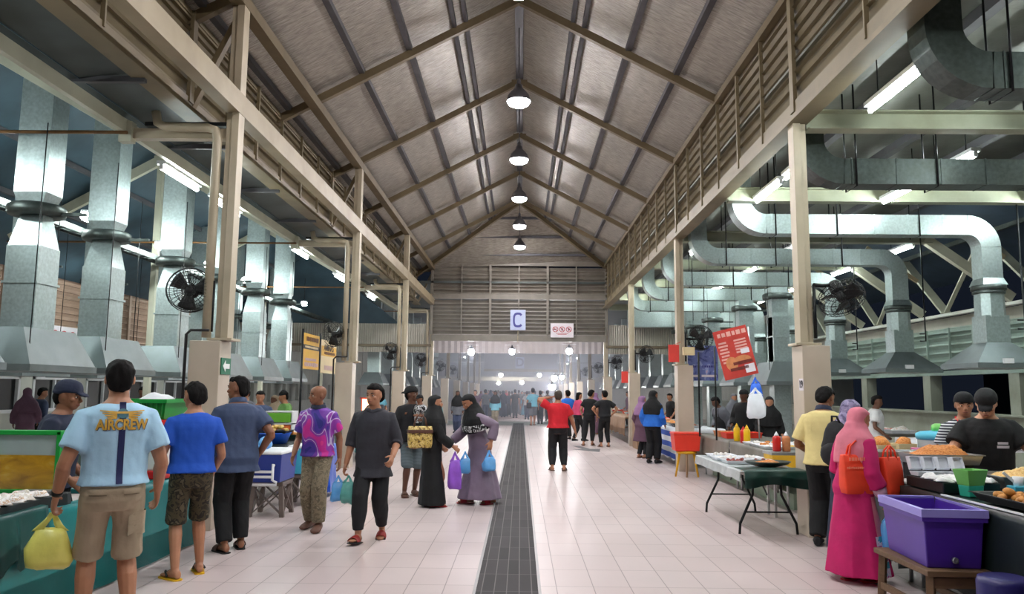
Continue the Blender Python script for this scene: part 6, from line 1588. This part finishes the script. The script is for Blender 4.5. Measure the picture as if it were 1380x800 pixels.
# ---- distant crowd on the walkway
CR = [
 (616, 583, 176, 1.63, 'woman in black headscarf and jeans walking towards us beyond the mauve dress', [('hijab', BLK2, .64), ('shirt', GREY, .95, .42, .03), ('pants', JEAN, 1, .012, .57)], 1),
 (667, 574, 178, 1.62, 'woman in black headscarf and pale teal top walking left of the drain', [('hijab', BLK2, .66), ('shirt', TEA, .95, .45, .03), ('pants', CAMO2, 1, .012, .57)], 1),
 (640, 572, 170, 1.66, 'man in plum shirt far behind the mauve dress', [('hair', HB, 'full'), ('shirt', PLU, .34, .5, .03), ('pants', BLK, 1, .01, .57)], 0),
 (654, 566, 10, 1.7, 'man in grey shirt far left of the drain', [('hair', HB, 'full'), ('shirt', GREY, .34, .5, .03), ('pants', JEAN, 1, .01, .57)], 0),
 (678, 562, 0, 1.64, 'far woman in dark dress just left of the drain end', [('dress', NAV, .04, .95, .05), ('hijab', NAV, .64)], 1),
 (686, 561, 175, 1.6, 'far person in navy top standing over the drain end', [('hair', HB, 'full'), ('shirt', NAV, .34, .5, .03), ('pants', BLK, 1, .01, .57)], 0),
 (694, 563, 0, 1.72, 'far man in black shirt walking away above the drain', [('hair', HB, 'full'), ('shirt', BLK, .34, .5, .03), ('pants', BLK, 1, .01, .57)], 0),
 (703, 559, 180, 1.6, 'far woman in grey headscarf right of the drain end', [('dress', GREY, .04, .95, .05), ('hijab', GREY, .64)], 1),
 (710, 565, 0, 1.62, 'far person in pale shirt left of the sling bag man', [('hair', HB, 'full'), ('shirt', WHI, .34, .5, .03), ('pants', JEAN, 1, .01, .57)], 0),
 (728, 571, 0, 1.66, 'person in dark clothes beside the sling bag man', [('hair', HB, 'full'), ('shirt', NAV, .34, .5, .03), ('pants', BLK, 1, .01, .57)], 0),
 (738, 567, 0, 1.68, 'far man in brown shirt behind the raised arm', [('hair', HB, 'full'), ('shirt', BRO, .34, .5, .03), ('pants', BLK, 1, .01, .57)], 0),
 (664, 558, 180, 1.62, 'farthest person in black at the left of the crowd', [('hair', HB, 'full'), ('shirt', BLK, .34, .5, .03), ('pants', BLK, 1, .01, .57)], 0),
 (671, 557, 180, 1.66, 'farthest person in slate top in the crowd', [('hair', HB, 'full'), ('shirt', SLA, .34, .5, .03), ('pants', BLK, 1, .01, .57)], 0),
 (718, 557, 0, 1.66, 'farthest person in beige top in the crowd', [('hair', HB, 'full'), ('shirt', BEI, .34, .5, .03), ('pants', BLK, 1, .01, .57)], 0),
 (648, 561, 180, 1.62, 'far woman in lilac headscarf at the left edge of the crowd', [('dress', LIL, .04, .95, .05), ('hijab', LIL, .64)], 1),
]
for i, (px, py, fc, H_, lab, wear, fem) in enumerate(CR):
    s_ = rnd.uniform(-1, 1)
    person(lab, gp(px, py), fc, H_, 1.0, (1, 0), ((.045, .07 * s_), (-.045, -.07 * s_)), ((.05, -.06 * s_, -.29), (.05, .06 * s_, -.29)), (rnd.uniform(-15, 15), 3), rnd.choice(['tan', 'brown', 'dark']), wear, vox=.024, female=bool(fem), fwear=('shoe', BLK))
OUT = [('hair', 'shirt'), ('hijab', 'dress')]
PAL = [NAV, BLK, GREY, PLU, SLA, WHI, BRO, TEA, JEAN, LIL, BEI, RED]
for i in range(16):
    px = (655, 661, 668, 674, 682, 690, 699, 707, 713, 721, 731, 658, 677, 695, 704, 716)[i]; py = (559, 562, 560, 559, 557, 558, 557, 560, 558, 560, 561, 555, 554, 555, 554, 555)[i]
    fem = i % 3 == 1; c_ = PAL[i % 12]; c2 = PAL[(i * 5 + 3) % 12]
    wear = [('dress', c_, .04, .95, .05), ('hijab', c2, .64)] if fem else [('hair', HB, 'full'), ('shirt', c_, .34, .5, .03), ('pants', BLK if i % 2 else JEAN, 1, .01, .57)]
    nm = ('navy', 'black', 'grey', 'plum', 'slate', 'white', 'brown', 'teal', 'denim blue', 'lilac', 'beige', 'red')[i % 12]
    person('hazy far off shopper in %s %s, %s' % (nm, 'dress' if fem else 'shirt', ('left of the drain line' if px < 690 else 'right of the drain line') + (', deepest in the crowd' if i > 10 else '')), gp(px, py), rnd.choice([0, 180, 170, 10]), rnd.uniform(1.58, 1.7), 1.0, (1, 0), ((.045, .03), (-.045, -.03)), (HANG, HANG), (0, 2), 'brown', wear, vox=.03, female=fem)
run_bake()

# ---- prints on clothing
c = P['crew']; H_ = 1.84
mat('print_navy', C(26, 34, 84), .7, 0, .05, 8); mat('print_gold', C(206, 160, 60), .6, 0, .1, 30); mat('print_teal', C(60, 110, 124), .6, 0, .1, 20); mat('print_white', C(214, 206, 214), .7, 0, .05, 20)
decal(c, 'shirt', flat_grid(-.004, .036, 1.36 + .075, 1.36 + .19, 3, 6), DM(-1), 'print_navy', 'back_stripe', -1)
decal(c, 'shirt', flat_grid(-.004, .036, 1.02, 1.365, 3, 20), DM(-1), 'print_navy', 'back_stripe', -1)
tm = text_mesh('AIRCREW', .088, 0, .0035)
bm = bmesh.new(); bm.from_mesh(tm); bmesh.ops.triangulate(bm, faces=bm.faces); bmesh.ops.subdivide_edges(bm, edges=[e for e in bm.edges if e.calc_length() > .02], cuts=2); bm.to_mesh(tm); bm.free()
tm.transform(Matrix.Translation((.016, 1.4, 0)) @ Matrix.Diagonal((.8, 1.05, 1, 1)))
t2 = tm.copy(); t2.transform(Matrix.Translation((.004, -.004, 0)))
decal(c, 'shirt', t2, DM(-1), 'print_navy', 'lettering_shadow', -1, .005)
decal(c, 'shirt', tm, DM(-1), 'print_gold', 'lettering', -1, .008)
for s in (-1, 1):
    wb = MB()
    for k in range(4):
        wb.grid(lambda u, v, k=k: V((.016 + s * (.035 + u * (.1 - .014 * k)), 1.482 - .012 * k + u * (.012 - .004 * k) + (v - .5) * .014 * (1 - .5 * u), 0)), 6, 2)
    decal(c, 'shirt', wb, DM(-1), 'print_gold', 'wing_emblem', -1, .006)
decal(c, 'shirt', MB().add([(.016, 1.475, 0)] + [(.016 + .036 * math.cos(a), 1.475 + .032 * math.sin(a), 0) for a in [2 * PI * i / 14 for i in range(14)]], [(0, i + 1, (i + 1) % 14 + 1) for i in range(14)]), DM(-1), 'print_teal', 'badge', -1, .008)
decal(c, 'shirt', flat_grid(-.02, .052, 1.474, 1.488, 4, 2), DM(-1), 'print_gold', 'badge_band', -1, .011)
c = P['blackcap']
decal(c, 'shirt', flat_grid(.035, .125, 1.2, 1.222, 6, 2), DM(1), 'print_white', 'chest_print', 1, .006)
decal(c, 'shirt', flat_grid(.03, .135, 1.165, 1.19, 6, 2), DM(1), 'print_white', 'chest_print', 1, .006)
c = P['pink']
def band(info, s, a, b, r, m, nm):
    W, E = info['W'][s], info['E'][s]; MB().tube([E.lerp(W, a), E.lerp(W, (a + b) / 2), E.lerp(W, b)], r, 16).obj(nm, m, info['body'])
mat('cuff_cyan', C(76, 178, 200), .7, 0, .15, 14); mat('cuff_pale', C(222, 176, 200), .7, 0, .1, 14)
band(c, 1, .2, .58, [.064, .066, .06], 'cuff_cyan', 'sleeve_band'); band(c, 1, .58, .92, [.062, .06, .052], 'cuff_pale', 'sleeve_cuff')
for k, s, nm in (('crew', -1, 'wristwatch'), ('blackcap', -1, 'wristwatch'), ('blue', -1, 'wristwatch')):
    i = P[k]; W, E = i['W'][s], i['E'][s]; d = (W - E).normalized()
    MB().tube([W - d * .045, W - d * .015], .036 if k == 'crew' else .033, 14).obj(nm, 'watch', i['body'])
# long patterned panel down the side of the magenta dress, pockets on the khaki shorts
def decal_side(info, garment, mb, m, name, off=.006):
    g_ = child_of(info, garment); me = g_.data
    bvh = BVHTree.FromPolygons([v.co.copy() for v in me.vertices], [list(p.vertices) for p in me.polygons]); src = mb.mesh('print')
    for v in src.vertices:
        h_ = bvh.ray_cast(V((1.0, v.co.x, v.co.y)), V((-1, 0, 0)))
        v.co = (h_[0] + V((off, 0, 0))) if h_[0] is not None else V((.1, v.co.x, v.co.y))
    src.materials.append(M[m] if isinstance(m, str) else m); o = bpy.data.objects.new(name, src); COL.objects.link(o); o.parent = g_
c = P['pink']
decal_side(c, 'long_dress', flat_grid(-.03, .12, .08, .42, 8, 16), BATIK, 'batik_panel'); decal_side(c, 'long_dress', flat_grid(-.01, .1, .42, .75, 8, 16), PNK, 'scarf_panel')
mat('khaki_dark', C(122, 108, 86), .85, 0, .1, 9)
for x0 in (-.15, .05):
    decal(P['crew'], 'shorts', flat_grid(x0, x0 + .1, .955, .99, 6, 3), DM(-1), 'cloth_khaki', 'pocket_flap', -1, .012)
    decal(P['crew'], 'shorts', flat_grid(x0, x0 + .1, .945, .951, 6, 1), DM(-1), 'khaki_dark', 'pocket_seam', -1, .008)
decal_side(P['crew'], 'shorts', flat_grid(-.07, .07, .66, .82, 6, 6), 'cloth_khaki', 'cargo_pocket', .014)
# pale band with pattern on the mauve scarf woman
i = P['mauve']; mb = MB(); n = 22; q = 1.63
mb.rings([[i['bend']((rx * q * math.cos(a), ry * q * math.sin(a), z * q)) for a in [2 * PI * j / n for j in range(n)]] for z, rx, ry in ((.672, .166, .122), (.69, .168, .125), (.722, .166, .124), (.728, .16, .118))], False); mb.obj('scarf_band', ZEBRA, i['body'])

# ---- things carried
plastic_bag('yellow plastic carrier bag in the hand of the light blue shirt man', P['crew']['grip'](-1), .27, .36, 'bag_yellow', .1, .16, 2, None, True, .1)
g_ = P['hood']['grip'](1)
plastic_bag('light blue plastic bag in the hooded man hand, left one', g_ + V((-.05, 0, 0)), .15, .28, 'bag_blue', .3, .12, 4, None, True, .07)
plastic_bag('greenish plastic bag in the hooded man hand, right one', g_ + V((.06, .0, 0)), .17, .3, 'bag_teal', -.2, .12, 6, None, True, .07)
g_ = P['abaya']['grip'](1)
plastic_bag('purple plastic bag hanging between the two women', g_ + V((-.06, -.02, 0)), .2, .52, 'bag_purple', .4, .12, 8, None, True, .12)
plastic_bag('small pale blue bag behind the purple bag', g_ + V((.08, .03, 0)), .17, .3, 'bag_blue', .1, .1, 9, None, True, .1)
plastic_bag('blue plastic bag in the mauve dress woman hand', P['mauve']['grip'](-1), .2, .3, 'bag_blue', .5, .16, 10, None, True, .1)
def tote(label, top, w, h, d, m, rotz, mh=None, drop=.2):
    t = thing('tote_bag', label, 'bag', top, rotz)
    rs = [[V((a * w / 2 * k, b * d / 2 * k2, -drop - z)) for a, b in ((-1, -1), (-.5, -1.15), (.5, -1.15), (1, -1), (1, 1), (.5, 1.15), (-.5, 1.15), (-1, 1))] for z, k, k2 in ((0, .97, .5), (h * .3, 1.0, .9), (h * .8, .98, 1.1), (h, .9, .95))]
    MB().rings(rs).obj('body', m, t, .01)
    for s in (-1, 1): MB().tube([(-w * .28, s * d * .28, -drop - .03), (-w * .2, s * d * .15, -drop * .4), (0, s * .01, 0), (w * .2, s * d * .15, -drop * .4), (w * .28, s * d * .28, -drop - .03)], .009, 6).obj('handle', mh or m, t)
    return t
mat('tote_orange', C(236, 66, 32), .6, 0, .06, 8, bump=.2, bscale=20); mat('tote_print', C(244, 140, 110), .6, 0, .05, 8)
i = P['pink']; e = i['world'](i['E'][1].lerp(i['W'][1], .12))
t = tote('orange tote bag with pale print hanging from the pink scarf woman elbow', e + V((-.12, .06, .3)), .27, .34, .12, 'tote_orange', .1, None, .12)
scribble(scribble(MB(), -.1, .1, -.17, .03, r_, -.075), -.12, .12, -.24, .02, r_, -.075).obj('print', 'tote_print', t)
t = tote('second orange tote bag behind the pink scarf woman sleeve', e + V((.18, .06, .26)), .2, .34, .12, 'tote_orange', .4, None, .1)
plastic_bag('clear blue plastic bag in the pink scarf woman hand', i['grip'](1), .2, .36, 'bag_blue', .3, .14, 12, None, True, .08)
# gold handbag and backpack, sling bag
i = P['abaya']; sh_ = i['world'](i['sh'][1]); 
t = tote('gold woven handbag with dark band on the abaya woman shoulder', sh_ + V((-.2, -.12, .08)), .34, .3, .14, GOLD, .25, 'sole_brown', .18)
MB().box((0, -.002, -.25), (.345, .175, .045)).obj('band', 'sole_brown', t, .004)
i = P['lav']; bk = i['world'](i['bend']((0, -.2, 1.22)))
t = thing('backpack', 'black backpack with pale straps on the lavender scarf woman back', 'bag', bk, math.radians(-62))
crumple(MB().ball((0, 0, -.12), (.17, .1, .25), 16, 12), .03, 8, 3).obj('body', 'cloth_black', t)
crumple(MB().ball((0, -.09, -.2), (.12, .05, .12), 12, 8), .02, 8, 5).obj('pocket', 'cloth_black', t)
MB().tube([(-.05, 0, .11), (-.03, -.02, .18), (.03, -.02, .18), (.05, 0, .11)], .012, 6).obj('handle', 'cloth_black', t)
for s in (-1, 1): MB().tube([(s * .1, .06, .06), (s * .12, .1, .12), (s * .12, .14, .1)], .018, 6).obj('strap', 'cloth_lilac', t)
i = P['skybag']; w0 = i['world'](i['bend']((.12, -.13, 1.42))); w1 = i['world'](i['bend']((-.2, -.16, .95)))
t = thing('sling_bag', 'black sling bag across the pale blue shirt back', 'bag', w1)
MB().box((0, 0, 0), (.24, .09, .26)).obj('body', 'cloth_black', t, .03); MB().bar((0, 0, .1), w0 - w1, .035, .012).obj('strap', 'cloth_black', t)
# ================================================================== LIGHT
w = bpy.data.worlds.new('night_sky'); scn.world = w; w.use_nodes = True
bg = w.node_tree.nodes['Background']; bg.inputs[0].default_value = (.05, .07, .12, 1); bg.inputs[1].default_value = .03
vs = scn.view_settings
vs.view_transform = 'Standard'; vs.look = 'None'; vs.gamma = 1.0; vs.use_curve_mapping = False
vs.exposure = EXPO
scn.cycles.use_denoising = True
scn.cycles.max_bounces = 7; scn.cycles.diffuse_bounces = 4; scn.cycles.glossy_bounces = 3; scn.cycles.transmission_bounces = 4; scn.cycles.volume_bounces = 1
scn.cycles.sample_clamp_indirect = 6
scn.cycles.caustics_reflective = False; scn.cycles.caustics_refractive = False
# smoke from the grills gathers in the far half of the hall
def haze(name, c, size, dens, col=(.86, .9, 1, 1)):
    m = bpy.data.materials.new(name); m.use_nodes = True; nt = m.node_tree
    nt.nodes.remove(nt.nodes['Principled BSDF'])
    vol = nt.nodes.new('ShaderNodeVolumeScatter'); vol.inputs['Density'].default_value = dens; vol.inputs['Color'].default_value = col; vol.inputs['Anisotropy'].default_value = .2
    nt.links.new(vol.outputs[0], nt.nodes['Material Output'].inputs['Volume'])
    o = MB().box(c, size).obj(name, m); o['kind'] = 'structure'; return o
haze('smoke_haze', (0, 69, 2.7), (21, 80, 5.2), .017, (.8, .85, 1, 1))
